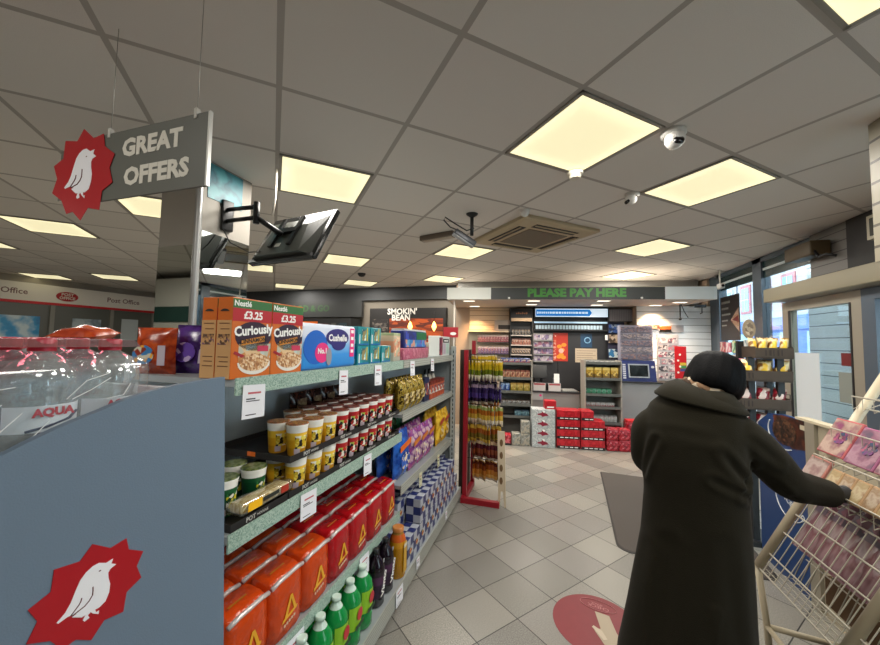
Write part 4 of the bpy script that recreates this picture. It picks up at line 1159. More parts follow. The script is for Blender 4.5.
for u, w in ((.343, .174), (.397, 1.016), (3.62, .351), (3.45, .78), (1.38, .16), (2.436, .16), (1.40, .7), (2.5, .75)):
    fr = MB().box(u - .10, u + .10, w - .055, w + .055, -.008, -.0005).build('downlight', whitep, cp)
    MB().box(u - .088, u + .088, w - .044, w + .044, -.0105, -.0082).build('downlight_lens', dl, fr)
    la = bpy.data.lights.new('downlight_lamp', 'AREA'); la.shape = 'RECTANGLE'; la.size = .17; la.size_y = .08
    warm = (u, w) in ((.397, 1.016), (3.45, .78))
    la.energy = 14 if warm else 9; la.color = (1, .62, .32) if warm else (1, .9, .78)
    la.spread = R(100) if warm else R(140)
    lo = bpy.data.objects.new('downlight_lamp', la); COL.objects.link(lo); lo.location = C3(u, w, 2.27 - .014); lo.rotation_euler = (0, 0, CT)
solo('canopy_pole', MB().lathe([(.012, 0), (.012, 2.268)], 10), mat('pole_white', 'D4CCC0', .4), 'thin white pole under the left front corner of the canopy', 'pole', C3(.11, .1), CT)
t = CTH('red_sign', 'small red sign with white lettering on the canopy pole', 'sign', .06, .08, 1.66)
MB().box(-.12, .12, -.006, .006, 0, .165).build('sign_board', mat('sign_red', 'A8202C', .4), t)
MB().prism(ellipse(.04, .06, .05, .025, 14), -.0075, -.0062).build('sign_mark', WHITE, t)

# counters
k1 = CTH('till_counter', 'low grey till counter behind the stacked drink cases', 'counter', 1.3, .62, 0)
MB().box(-1.1, .88, 0, .35, 0, .76).build('front_panel', mat('counter_front', '86827E', .5), k1)
MB().box(-1.12, .89, -.02, .4, .76, .785).build('worktop', grey_d, k1)
MB().box(.62, .86, .02, .34, .7855, .80).build('drip_mat', lines_mat('drip_grooves', '8A8A86', '5A5A58', .03, .006, 0), k1)
k2 = CTH('service_counter', 'taller grey counter under the lottery stand', 'counter', 3.55, .62, 0)
MB().box(-.78, .68, 0, .28, 0, .965).build('front_panel', mat('counter_front2', '8E9092', .5), k2)
MB().box(-.80, .68, -.025, .30, .966, .99).build('worktop', grey_d, k2)

# two free-standing shelf units in front of the counter
def unit(lab, u0, u1, shelves, top):
    t = CTH('shelf_unit', lab, 'shelf unit', (u0 + u1) / 2, .33, 0)
    W = (u1 - u0) / 2
    MB().box(-W, -W + .018, 0, .27, 0, top).build('side_panel', mat('unit_post', '9A958A', .45), t)
    MB().box(W - .018, W, 0, .27, 0, top).build('side_panel', MATS['unit_post'], t)
    MB().box(-W + .018, W - .018, .255, .27, 0, top).build('back_panel', mat('unit_back', '6B6A64', .6), t)
    for z in shelves:
        s_ = MB().box(-W + .018, W - .018, 0, .254, z - .015, z).build('shelf', mat('unit_shelf', '3A3B3A', .5), t)
        MB().box(-W + .018, W - .018, -.006, 0, z - .03, z + .012).build('price_strip', mat('unit_strip', '5A5C58', .5), s_)
    return t
unit('grey shelf unit of sweets at the left of the tills', .84, 1.38, (1.26, 1.02, .80, .59, .40, .05), 1.30)
unit('grey shelf unit of snacks at the right of the stacked cases', 2.19, 2.75, (1.30, 1.05, .80, .60, .36), 1.335)
def packs(u0, u1, n, w, z, d_, h_, cols, name, lab, cat, grp, gap=.9, rim=None):
    first = None
    for k in range(n):
        p = (u1 - u0) / n; u = u0 + p * (k + .5); L_ = lab % ORD[k]
        if first: dup(first, L_, C3(u, w, z)); continue
        first = CTH(name, L_, cat, u, w, z, grp)
        ww = p * gap / 2
        MB().rbox(-ww, ww, -d_ / 2, d_ / 2, 0, h_, .003, 1, None, False).build('pack', bands('band_' + grp, [(0, cols[0]), (.4, cols[1]), (.75, cols[2])], 0, h_), first)
        decal(first, 'label_print', rect(-ww * .7, ww * .7, h_ * .2, h_ * .7), -d_ / 2 - .0004, art('print_' + grp, cols, 50))
packs(.87, 1.35, 5, .44, 1.261, .12, .075, ['8A3A44', 'B9B0A8', '3A4A78'], 'gum_pack', 'small blister pack on top of the left shelf unit, %s from the left', 'sweets', 'gum packs')
packs(.87, 1.35, 6, .44, 1.021, .12, .12, ['B07A5A', 'D0A98A', '7E4A3C'], 'sweet_carton', 'peach sweet carton on the second shelf of the left unit, %s from the left', 'sweets', 'peach sweet cartons')
packs(.87, 1.02, 2, .44, .801, .12, .12, ['26407A', '34589A', '8AA0C0'], 'mint_carton', 'blue carton on the third shelf of the left unit, %s from the left', 'sweets', 'blue mint cartons')
packs(1.03, 1.35, 3, .44, .801, .12, .13, ['8A7A2A', 'C0AE6A', 'A88A4A'], 'toffee_carton', 'yellow carton on the third shelf of the left unit, %s from the blue ones', 'sweets', 'yellow toffee cartons')
packs(.87, 1.35, 6, .44, .591, .12, .06, ['7A7A78', 'B4B4B0', '5A5048'], 'small_pack', 'pale small pack on the fourth shelf of the left unit, %s from the left', 'sweets', 'pale small packs')
packs(1.1, 1.34, 2, .44, .401, .14, .09, ['4A6A78', '7AA0A8', '3A5060'], 'teal_carton', 'teal carton on the lowest shelf of the left unit, %s from the left', 'sweets', 'teal cartons')
packs(2.22, 2.72, 4, .45, 1.051, .14, .17, ['7A5A14', 'C49A2C', 'E0C468'], 'crisp_tub', 'gold snack tub on the right shelf unit, %s from the left', 'snacks', 'gold snack tubs')
packs(2.23, 2.62, 5, .45, .801, .1, .075, ['2A6A4A', '9AB8A8', '3A8060'], 'green_pack', 'small green pack on the right shelf unit, %s from the left', 'snacks', 'small green packs')
packs(2.23, 2.66, 6, .45, .601, .1, .06, ['8A5A5A', 'C0B8B4', '9A9A98'], 'white_pack', 'small white pack on the right shelf unit, %s from the left', 'snacks', 'small white packs')
packs(2.33, 2.70, 6, .45, .361, .08, .1, ['A8A8A4', 'C4C4C0', '8A8A88'], 'white_cup', 'white cup on the lowest shelf of the right unit, %s from the left', 'cup', 'white cups')
packs(2.22, 2.72, 6, .45, 1.301, .1, .02, ['5A5A58', 'A4A4A0', '8A8A86'], 'price_wedge', 'pale card wedge on top of the right unit, %s from the left', 'card', 'pale card wedges')

# stacked drink cases on the floor
cf_ = None
rc = art('case_red', ['A8121E', 'B81824', '9A0E1A', 'C02430'], 16, .3, kind='noise')
def red_case(lab, u, z, w=.0, short=False):
    global cf_
    if cf_ and not short: return dup(cf_, lab, C3(u, w + .18, z))
    t = CTH('drink_case', lab, 'drink case', u, w + .18, z, 'red drink cases')
    W = .172 if not short else .09
    MB().rbox(-W, W, -.11, .13, 0, .142, .006, 1, None, False).build('wrap', rc, t)
    b_ = decal(t, 'base_band', rect(-W + .004, W - .004, .0, .04), -.1105, mat('case_black', '161214', .4))
    for k in range(4 if not short else 2):
        decal(b_, 'band_print', rect(-W + .05 + .07 * k, -W + .1 + .07 * k, .014, .026), -.1113, WHITE)
    if not short: cf_ = t
    return t
rows_ = ['bottom', 'second', 'third', 'top']
for l_ in range(4):
    red_case('red drink case, %s of the four-high stack beside the white cases' % rows_[l_], 1.885, .001 + .1435 * l_)
for l_ in range(3):
    red_case('red drink case, %s of the three-high stack in the middle' % ['bottom', 'middle', 'top'][l_], 2.24, .001 + .1435 * l_)
red_case('short red drink case topping the middle stack', 2.165, .001 + .1435 * 3, 0, True)
wf = None
for l_ in range(4):
    lab = 'white drink case with red logo, %s of its stack' % rows_[l_]
    if wf: dup(wf, lab, C3(1.515, .16, .001 + .1435 * l_)); continue
    t = wf = CTH('beer_case', lab, 'drink case', 1.515, .16, .001, 'white drink cases')
    MB().rbox(-.172, .172, -.11, .13, 0, .142, .004, 1, None, False).build('carton', art('case_white', ['A9AFAF', 'B8BCBA', '98A0A2', 'C4C8C6'], 60, .45), t)
    MB().prism([(-.09, .075), (-.03, .09), (-.02, .115), (.0, .095), (.05, .08), (.075, .05), (.03, .045), (-.02, .03), (-.04, .055), (-.085, .055)], -.1115, -.1102).build('logo', mat('case_maroon', '8A1A34', .4), t)
    decal(t, 'logo_star', ellipse(.0, .108, .02, .02, 10), -.1106, WHITE)
t = CTH('red_box', 'single red box on top of the white drink cases', 'box', 1.625, .17, .576)
MB().rbox(-.085, .085, -.08, .08, 0, .125, .003, 1, None, False).build('carton', mat('box_red', 'AE1420', .4), t)
decal(t, 'lettering_band', rect(-.05, .05, .02, .04), -.0805, WHITE)
cl = None
for l_ in range(2):
    for k in range(2):
        lab = 'dark red can pack by the right end of the cases, %s layer, %s' % (['lower', 'upper'][l_], ['left', 'right'][k])
        loc = C3(2.52 + .172 * k, .16, .001 + .162 * l_)
        if cl: dup(cl, lab, loc); continue
        cl = CTH('can_pack', lab, 'drink case', 2.52, .16, .001, 'dark red can packs')
        MB().rbox(-.083, .083, -.1, .1, 0, .16, .012, 2).build('wrap', art('can_red', ['8A1020', 'A01828', '6E0C1A', 'B84450'], 40, .25), cl)
        for z in (.05, .12):
            decal(cl, 'can_mark', ellipse(-.03, z, .012, .012, 10), -.1005, mat('mark_pink', 'C8707A', .4))
t = CTH('can_pack', 'taller red can pack against the service counter', 'drink case', 2.88, .3, .001)
MB().rbox(-.1, .1, -.1, .1, 0, .40, .012, 2).build('wrap', MATS['can_red'], t)
MB().box(-.09, .09, -.09, .09, .4005, .43).build('top_card', RED, t)
gf = None
for k, (u, z) in enumerate(((1.11, .001), (1.25, .001), (1.25, .191))):
    lab = 'grey can pack below the left shelf unit, ' + ['left one', 'right one on the floor', 'stacked on the right one'][k]
    if gf: dup(gf, lab, C3(u, .15, z)); continue
    gf = CTH('grey_can_pack', lab, 'drink case', u, .15, z, 'grey can packs')
    MB().rbox(-.068, .068, -.07, .07, 0, .185, .01, 2).build('wrap', art('can_grey', ['8A8A84', '9C9E98', '76766E', 'A8A090'], 40, .3), gf)
t = CTH('cola_pack', 'low red can pack left of the grey can packs', 'drink case', .93, .15, .001)
MB().rbox(-.1, .1, -.08, .08, 0, .16, .012, 2).build('wrap', art('cola_wrap', ['9A1420', 'B02430', '7A0E18', 'C8606A'], 30, .3), t)
MB().box(-.1, .1, -.084, -.0805, 0, .03).build('base_band', DARK, t)

# back wall behind the tills
slat_l = lines_mat('slat_beige', 'CDB99C', '5A4A3C', .093, .008)
slat_r = lines_mat('slat_white', 'EEF4F8', '7A8288', .115, .008)
t = CTH('slatwall', 'warm beige slatted wall panel at the left behind the tills', 'slatwall', .66, 1.29, .9)
MB().box(-.37, .385, 0, .018, 0, 1.36).build('slat_panel', slat_l, t)
sh = MB().box(-.39, .385, -.16, 0, .89, .915).build('shelf', mat('shelf_beige', 'C2AE92', .5), t)
for z in (.70, .48):
    MB().box(-.22, .385, -.14, 0, z - .012, z).build('shelf', grey_d, t)
MB().box(-.37, -.22, -.02, 0, .1, .86).build('pegboard', mat('peg_cream', 'A89A84', .5), t)
packs(.46, 1.04, 11, 1.2, 1.601, .08, .13, ['7A4048', 'A8707A', 'B8A098'], 'pink_carton', 'pink carton on the upper dark shelf behind the tills, %s from the left', 'carton', 'pink cartons', .85)
packs(.46, 1.04, 11, 1.2, 1.381, .08, .13, ['5A4668', '9A6A78', 'A89AA0'], 'mauve_carton', 'mauve carton on the lower dark shelf behind the tills, %s from the left', 'carton', 'mauve cartons', .85)
t = CTH('card_box', 'white box with dark label on the beige shelf', 'box', .92, 1.22, 1.816)
MB().rbox(-.15, .14, -.06, .06, 0, .2, .003, 1, None, False).build('carton', mat('box_pale', 'A8988A', .5), t)
decal(t, 'label_print', rect(-.08, .14, .03, .11), -.0605, mat('label_dark', '2E2620', .5))
t = CTH('display_tower', 'dark tower with copper header full of small packs', 'display', 1.275, 1.27, .8)
MB().box(-.215, .195, -.02, .015, 0, 1.44).build('back_panel', grey_d, t)
MB().box(-.215, -.20, -.17, -.02, 0, 1.44).build('side_panel', grey_d, t)
MB().box(.18, .195, -.17, -.02, 0, 1.44).build('side_panel', grey_d, t)
hd = MB().box(-.2, .18, -.17, -.02, 1.26, 1.43).build('header', mat('header_black', '120E0E', .3), t)
for k in range(6):
    decal(hd, 'header_print', rect(-.11 + .036 * k, -.085 + .036 * k, 1.33, 1.352 + .012 * (k % 2)), -.171, mat('copper', 'B8764A', .4))
MB().box(-.2, .18, -.165, -.02, 1.2, 1.258).build('light_strip', mat('strip_cream', 'D2B490', .5), t)
for z in (.94, .76, .58, .4, .22):
    MB().box(-.2, .18, -.16, -.02, z - .02, z).build('shelf', mat('tower_shelf', 'A8A096', .5), t)
packs(1.09, 1.44, 6, 1.18, 1.741, .06, .1, ['4A4A48', 'A8A49C', '7A6A5A'], 'vape_pack', 'small pack on the top shelf of the dark tower, %s from the left', 'pack', 'packs on tower top shelf', .7)
packs(1.09, 1.44, 7, 1.18, 1.561, .06, .12, ['9A6A5A', 'C0A898', '5A3A34'], 'peach_pack', 'peach pack on the second tower shelf, %s from the left', 'pack', 'packs on tower second shelf', .85)
packs(1.09, 1.44, 7, 1.18, 1.381, .06, .11, ['3A3230', 'A89A90', 'B8A08A'], 'brown_pack', 'brown pack on the third tower shelf, %s from the left', 'pack', 'packs on tower third shelf', .85)
packs(1.09, 1.44, 7, 1.18, 1.201, .06, .1, ['7A3A4A', '4A6A7A', 'A89AA0'], 'mixed_pack', 'small coloured pack on the fourth tower shelf, %s from the left', 'pack', 'packs on tower fourth shelf', .85)

t = CTH('tobacco_gantry', 'dark wall gantry with a lit blue banner behind the tills', 'cabinet', 2.15, 1.27, .7)
MB().box(-.65, .66, -.07, .018, 0, 1.57).build('cabinet', mat('gantry_black', '19191B', .5), t)
for k in range(3):
    MB().box(-.63 + .42 * k, -.225 + .42 * k, -.08, -.071, .05, 1.09).build('door', mat('gantry_door', '28282A', .45), t)
lb = MB().box(-.645, .655, -.15, -.07, 1.375, 1.545).build('light_box', mat('lightbox_frame', '2C3138', .4), t)
bn = decal(lb, 'banner', rect(-.63, .64, 1.385, 1.535), -.1505, mat('banner_white', 'D8EAF6', .5, 0, .75))
decal(bn, 'banner_blue', [(-.62, 1.40), (.33, 1.40), (.37, 1.46), (.33, 1.52), (-.62, 1.52)], -.1512, mat('banner_blue', '1878C8', .5, 0, .7))
rr = random.Random(4); x = -.56
while x < .28:
    w_ = rr.uniform(.02, .05)
    decal(bn, 'banner_lettering', rect(x, x + w_, 1.443, 1.478), -.152, mat('banner_letter', 'CFE6F4', .5, 0, .8)); x += w_ + .012
decal(bn, 'banner_mark', rect(-.60, -.575, 1.44, 1.48), -.152, MATS['banner_letter'])
tr_ = MB().box(-.645, .655, -.16, -.07, 1.13, 1.155).build('tray', grey_d, t)
MB().box(-.645, .655, -.10, -.07, 1.27, 1.30).build('tray_light', mat('tray_glow', 'A9C4DA', .5, 0, .5), t)
packs(1.53, 2.74, 22, 1.155, 1.856, .03, .085, ['8A9AA8', 'C0D0D8', '7AA0B8'], 'cigarette_pack', 'pale pack in the tray under the lit banner, %s from the left', 'pack', 'packs under the banner', .8) if False else None
first = None
for k in range(22):
    u = 1.55 + .054 * k
    lab = 'small pale pack in the tray under the lit blue banner'
    if first: dup(first, lab, C3(u, 1.16, 1.8555)); continue
    first = CTH('tray_pack', lab, 'pack', u, 1.16, 1.8555, 'packs in the tray under the banner')
    MB().rbox(-.021, .021, -.012, .012, 0, .075, .002, 1, None, False).build('pack', mat('pack_pale', 'B4CBD8', .4), first)
t = CTH('leaflet_rack', 'grey leaflet rack with mauve cards left of the red poster', 'rack', 1.665, 1.17, 1.23)
MB().box(-.175, .175, 0, .015, 0, .55).build('back_panel', mat('rack_grey', '8C8784', .5), t)
for r_ in range(4):
    MB().box(-.175, .175, -.04, 0, .02 + .13 * r_, .035 + .13 * r_).build('pocket', grey_c, t)
    for k in range(5):
        decal(t, 'leaflet', rect(-.165 + .068 * k, -.105 + .068 * k, .04 + .13 * r_, .135 + .13 * r_), -.005 - .001 * k, art('leaflet_art', ['7A6A8A', 'A89AA8', '5A4A6A', 'B8B0B4', '8A5A6A'], 18))
t = CTH('poster', 'tall red poster with orange shapes behind the tills', 'poster', 1.98, 1.185, 1.27)
MB().box(-.13, .13, 0, .004, 0, .52).build('sheet', mat('poster_red', 'B4301E', .5), t)
decal(t, 'poster_border', rect(-.125, -.08, .02, .5), -.0005, art('poster_border', ['D8A090', 'B4301E', 'C86A50'], 40))
for k, (x, z) in enumerate(((-.02, .27), (.06, .3), (.03, .21), (-.03, .08), (.05, .07), (.01, .12))):
    decal(t, 'poster_shape', ellipse(x, z, .045, .035, 12), -.0008 - .0006 * k, mat('poster_orange', 'E08A28', .5))
decal(t, 'poster_seal', ellipse(.01, .19, .045, .045, 14), -.005, mat('poster_pale', 'D8A898', .5))
t = CTH('poster', 'small blue poster with a pale ring above the notice', 'poster', 2.435, 1.185, 1.53)
MB().box(-.1, .1, 0, .003, 0, .25).build('sheet', mat('poster_blue', '1F3F5C', .4), t)
MB().tube([(p[0], -.002, p[1]) for p in ellipse(.02, .13, .05, .05, 18)], .009, 6, None, True).build('ring', mat('ring_pale', '7AA8C8', .4), t)
t = CTH('notice', 'cream handwritten notice pinned behind the tills', 'notice', 2.43, 1.185, 1.255)
MB().box(-.19, .19, 0, .004, 0, .255).build('sheet', mat('notice_cream', 'B9A890', .6), t)
for r_ in range(5):
    decal(t, 'handwriting', rect(-.165, .165 - .05 * (r_ % 2), .21 - .042 * r_, .216 - .042 * r_), -.0004, mat('notice_ink', '5A4A40', .6))
t = CTH('framed_print', 'grey framed panel at the upper right behind the tills', 'picture', 3.01, 1.1, 2.0)
MB().box(-.21, .21, 0, .02, 0, .235).build('frame', grey_d, t)
decal(t, 'sheet', rect(-.195, .195, .012, .222), -.0005, lines_mat('grey_sheet', '7E7A7C', '6A666A', .03, .01, 0))
t = CTH('news_rack', 'dark rack of papers left of the lottery stand', 'rack', 2.95, 1.15, 1.3)
MB().box(-.15, .13, .0, .02, 0, .7).build('back_panel', mat('rack_navy', '23243A', .5), t)
for k, (z, m_) in enumerate(((.5, art('paper_a', ['3A5A9A', '8A98A8', '2A3A5A'], 20)), (.32, art('paper_b', ['8A7A68', 'B8A894', '4A4038'], 20)), (.06, art('paper_c', ['2E6A9A', 'B0C4CC', '1E3A5A'], 20)))):
    MB().box(-.14, .12, -.03, -.001, z, z + .15).build('paper', m_, t)
MB().box(-.2, -.16, -.02, -.005, .37, .46).build('hang_tag', WHITE, t)
t = CTH('till', 'black till and card reader on the low counter', 'till', 1.62, .84, .786)
MB().rbox(-.19, .12, -.1, .1, 0, .12, .01, 2).build('cash_drawer', DARK, t)
T = Matrix.Translation((-.06, .02, .27)) @ Matrix.Rotation(R(-15), 4, 'X')
MB().rbox(-.15, .13, -.01, .02, -.08, .15, .006, 2, T).build('screen', BLACK, t)
MB().tube([(-.03, .03, .12), (-.03, .03, .24)], .02, 8).build('stand', DARK, t)
MB().rbox(.16, .28, -.05, .05, .0, .2, .01, 2).build('receipt_printer', mat('reader_grey', '3A3E44', .4), t)
MB().box(.175, .265, -.0515, -.05, .12, .28).build('receipt', WHITE, t)
MB().rbox(-.17, -.02, -.16, -.11, .0, .05, .008, 2).build('keypad', mat('keypad_grey', '5A5E64', .4), t)
for u, lab in ((1.53, 'white card with red top at the left front of the till counter'), (1.78, 'white card with red top at the middle of the till counter')):
    t = CTH('counter_card', lab, 'card', u, .64, .786, 'counter cards')
    MB().box(-.1, .1, -.004, .004, 0, .13).build('card', mat('card_white', 'C4C0BC', .5), t)
    decal(t, 'card_heading', rect(-.09, .09, .095, .125), -.0045, mat('card_red', 'A04A50', .5))
t = CTH('counter_notice', 'white notice with pink dot on the till counter front', 'notice', 1.485, .611, .63)
MB().box(-.1, .1, 0, .006, 0, .125).build('sheet', mat('card_white2', 'A8A8A6', .5), t)
decal(t, 'pink_dot', ellipse(.06, .08, .02, .02, 14), -.0005, PINK)
# lottery stand on the tall counter
t = CTH('lottery_stand', 'navy lottery stand with scratch cards above a screen', 'lottery stand', 3.12, .74, .991)
nv = mat('lottery_navy', '1F2A5E', .4)
MB().loft([[(-.27, -.11, 0), (.27, -.11, 0), (.27, .12, 0), (-.27, .12, 0)], [(-.26, -.06, .34), (.26, -.06, .34), (.26, .12, .34), (-.26, .12, .34)]], smooth=False).build('base_housing', nv, t)
T = Matrix.Translation((0, -.0855, .17)) @ Matrix.Rotation(R(-8.4), 4, 'X')
sc_ = MB().box(-.16, .16, -.012, .0, -.11, .115, T).build('screen_frame', mat('frame_silver', 'A4A8AC', .3, .4), t)
MB().box(-.14, .14, -.0135, -.012, -.09, .095, T).build('screen', mat('screen_black', '0E1214', .1), sc_)
lm = MB()
for k in range(7):
    lm.box(-.245, -.2, -.004, -.0008, -.13 + .036 * k, -.105 + .036 * k, T)
lm.build('lettering_side', mat('lottery_white', 'B8BCC8', .4), t)
MB().prism(ellipse(.22, .07, .025, .02, 14), -.004, -.0008, T).build('logo', MATS['lottery_white'], t)
bk = MB().box(-.26, .26, .0, .1, .345, .93).build('card_holder', mat('holder_grey', '8A8896', .5), t)
for r_ in range(5):
    for k in range(2):
        MB().box(-.245 + .255 * k, -.015 + .255 * k, -.02, -.0005, .36 + .113 * r_, .445 + .113 * r_).build('scratch_card', art('scratch_%d' % (r_ % 2), [['5A5666', '7A7078', '4A4A58', '8A6A64'], ['6A6670', '8A828A', '4E4A56', '9A8A84']][r_ % 2], 40, .35, (1, 1, 2)), t)
# right slatwall with leaflets
t = CTH('slatwall', 'white slatted wall panel at the right behind the tills', 'slatwall', 3.785, .94, .9)
MB().box(-.57, .595, 0, .018, 0, 1.365).build('slat_panel', slat_r, t)
t = CTH('leaflet_board', 'white rack of small printed leaflets on the white slats', 'rack', 3.685, .925, 1.0)
MB().box(-.16, .17, -.02, .01, 0, .78).build('back_panel', mat('board_white', 'B9B8BC', .5), t)
for r_ in range(6):
    for k in range(2):
        MB().box(-.15 + .155 * k, -.01 + .155 * k, -.026, -.021, .03 + .12 * r_, .12 + .12 * r_).build('leaflet', art('small_leaflet_%d' % ((r_ + k) % 3), [['B0A8B0', '6A5A68', 'D8D0D4', 'A05A6A'], ['3A3A44', 'A8A4A8', '5A5A62', 'C8C0C4'], ['C4B8BC', 'B07A88', '8A8A92', 'D0C8CC']][(r_ + k) % 3], 30), t)
t = CTH('blister_cards', 'row of orange and black packs hung on the white slats', 'pack', 3.74, .925, 1.82)
MB().box(-.17, .0, -.03, .0, 0, .1).build('orange_pack', bands('orange_hang', [(0, '14100E'), (.45, 'C0602A')], 0, .1), t)
MB().box(.01, .2, -.02, .0, 0, .12).build('white_pack', mat('hang_white', 'A8A8AC', .5), t)
MB().box(-.4, -.18, -.03, 0, .05, .12).build('brown_pack', art('hang_brown', ['8A5A44', 'B08A78', '5A3A30'], 30), t)
t = CTH('poster', 'red poster with rainbow stripe at the right of the leaflets', 'poster', 3.875, .89, 1.04)
MB().box(-.09, .09, 0, .006, 0, .54).build('sheet', RED, t)
for k, cc in enumerate(('C8B03A', '3A8A4A', '3A4A8A')):
    decal(t, 'stripe', rect(-.01, .085, .22 - .05 * k, .265 - .05 * k), -.0005, mat('stripe_' + cc, cc, .5))
for k in range(4):
    decal(t, 'white_dot', ellipse(-.04 + .03 * (k % 2), .1 + .1 * k, .018, .018, 10), -.0006, WHITE)
t = CTH('hook_bracket', 'black hooks hanging from the canopy at the right', 'hook', 3.79, .7, 2.0)
MB().tube([(0, 0, .268), (0, 0, .06), (.01, 0, .02)], .01, 6).build('rod', BLACK, t)
MB().ball((0, 0, .03), .022).build('knob', BLACK, t)
MB().tube([(.02, 0, .268), (.06, 0, .16), (.12, 0, .05)], .007, 6).build('arm', BLACK, t)
t = CTH('clip_track', 'small dark clips on the canopy edge at the right', 'clip', 4.06, .7, 2.18)
MB().rbox(-.05, .12, -.02, .02, .04, .088, .01).build('body', mat('clip_dark', '3A3E44', .5), t)
MB().tube([(.06, 0, .05), (.06, 0, -.05), (.03, 0, -.06)], .008, 6).build('hook', DARK, t)

# ---------------------------------------------------------------- back wall left of the tills
t = thing('coffee_station', 'dark coffee station with glowing brick panel and white lettering', 'coffee machine', (-2.83, 6.86, 0))
MB().box(-.85, .85, -.05, .1, 0, 2.28).build('board', mat('coffee_black', '161311', .5), t)
pn = MB().box(-.38, .80, -.056, -.051, 1.55, 2.06).build('brick_panel', art('brick_glow', ['5A1E08', '7A2E0C', '48180A', '8E3A10'], 5, .7, (1, 1, 4), emit=.9), t)
MB().box(-.78, -.42, -.056, -.051, 1.5, 2.05).build('menu_panel', art('menu', ['1C1816', '4A4440', '26201E', '6A6058'], 14, .5, (1, 1, 2)), t)
for x in (.1, .62):
    l_ = MB().lathe([(.004, 0), (.035, .05), (.05, .09), (.03, .16), (.004, .2)], 12, (x, -.08)).build('lamp', mat('lamp_glow', 'FFC46A', .5, 0, 4), t); l_.location = (0, 0, 1.8)
    MB().tube([(x, -.08, 2.0), (x, -.08, 2.2)], .006, 5).build('flex', BLACK, t)
text("SMOKIN'", .17, mat('coffee_white', 'E4DFD6', .5), t, (-.1, -.0525, 2.205), bold=.006)
text('BEAN', .17, MATS['coffee_white'], t, (-.12, -.0575, 2.075), bold=.006)
decal(t, 'panel_lettering', rect(.5, .75, 1.66, 1.71), -.0565, MATS['coffee_white'])
t = thing('food_sign', 'dark fascia with green food and go lettering at the back', 'sign', (-5.2, 6.80, 2.1))
MB().box(-1.6, 1.32, 0, .09, 0, .36).build('fascia', mat('fascia_dim', '2E2F2E', .5), t)
text('FOOD & GO', .2, mat('go_green', '35562F', .5), t, (-.05, -.001, .19), bold=.006)
t = thing('chiller', 'dark open chiller below the green lettering', 'chiller', (-5.2, 6.6, 0))
MB().box(-1.5, 1.25, -.1, .35, 0, 2.05).build('cabinet', mat('chiller_dark', '1D1E1E', .5), t)
MB().box(-1.4, 1.15, -.12, -.101, 1.3, 1.95).build('shelf_goods', art('chiller_goods', ['2A3A34', '3E2A2A', '1A1C1E', '4A4A44', '26383E'], 9), t)
MB().box(-.05, .45, -.135, -.121, 1.72, 1.98).build('orange_ticket', ORANGE, t)
# sign band of the far left counter
t = thing('counter_sign', 'long white sign band with red stripe and oval badge far left', 'sign', (-9.72, 5.2, 2.2), R(90))
MB().box(-2.6, 1.75, 0, .12, .05, .40).build('band', mat('band_white', 'E4DED4', .5), t)
MB().box(-2.6, 1.75, -.004, .12, 0, .05).build('stripe', mat('band_red', 'D01A22', .4), t)
ov = MB().prism(ellipse(-.42, .2, .18, .10, 28), -.008, -.0005).build('oval_badge', mat('oval_red', 'A8141C', .4), t)
text('POST', .085, mat('oval_cream', 'D8CFC4', .5), ov, (-.42, -.0095, .24), bold=.003)
text('OFFICE', .08, MATS['oval_cream'], ov, (-.42, -.0095, .165), bold=.003)
text('Post Office', .15, mat('band_ink', '7A5A58', .5), t, (.62, -.001, .22), bold=.002)
text('Post Office', .15, MATS['band_ink'], t, (-1.35, -.001, .22), bold=.002)
t = thing('service_screen', 'grey glazed counter screen below the sign band', 'counter', (-9.6, 5.2, 0), R(90))
MB().box(-2.6, 1.75, 0, .1, 0, 1.1).build('counter_front', mat('po_grey', '6A6A66', .5), t)
MB().box(-2.6, 1.75, .04, .1, 1.1, 2.19).build('screen_panel', mat('po_glass', '55564F', .3), t)
for x in (-2.55, -.72, .3, 1.2):
    MB().box(x, x + .07, 0, .039, 1.1, 2.19).build('mullion', mat('po_frame', '7E7C74', .5), t)
for x0, x1, z0, z1, m_ in ((-1.5, -.85, 1.45, 1.95, art('po_poster', ['1E6A9A', '2A8AB8', 'B8C8CC'], 3, kind='noise')), (-.35, .15, 1.4, 1.95, art('po_poster2', ['8A9AA0', '6A7A84', 'A4B0B4'], 4, kind='noise')), (.55, .9, 1.5, 2.0, mat('po_white', 'A9B0B0', .5))):
    MB().box(x0, x1, .03, .039, z0, z1).build('poster', m_, t)

# ---------------------------------------------------------------- floor mat and floor sticker
mt = MB(); pts = []
for cx, cy, a0 in ((.5 - .1, .9 - .1, 0), (-.5 + .1, .9 - .1, 90), (-.5 + .1, -.9 + .1, 180), (.5 - .1, -.9 + .1, 270)):
    for k in range(6):
        a = R(a0 + 18 * k); rr_ = .1 if a0 >= 180 else .02
        ox = (.1 - rr_) * (1 if cx > 0 else -1); oy = (.1 - rr_) * (1 if cy > 0 else -1)
        pts.append((cx + ox + rr_ * math.cos(a), cy + oy + rr_ * math.sin(a)))
n = len(pts)
ins = [(x * .975, y * .985) for x, y in pts]
t = thing('floor_mat', 'large dark brown entrance mat on the tiles left of the person', 'mat', (1.06, 3.96, 0), R(-3.4))
MB().loft([[(x, y, .0005) for x, y in pts], [(x, y, .004) for x, y in pts], [(x, y, .008) for x, y in ins]], smooth=False).build('rubber_edge', mat('mat_edge', '2E2B29', .7), t)
MB().loft([[(x, y, .0082) for x, y in ins], [(x * .995, y * .995, .0105) for x, y in ins]], smooth=False).build('pile', mat('mat_pile', '4E4843', .95, noise=(90, .12), bump=(400, .4)), t)

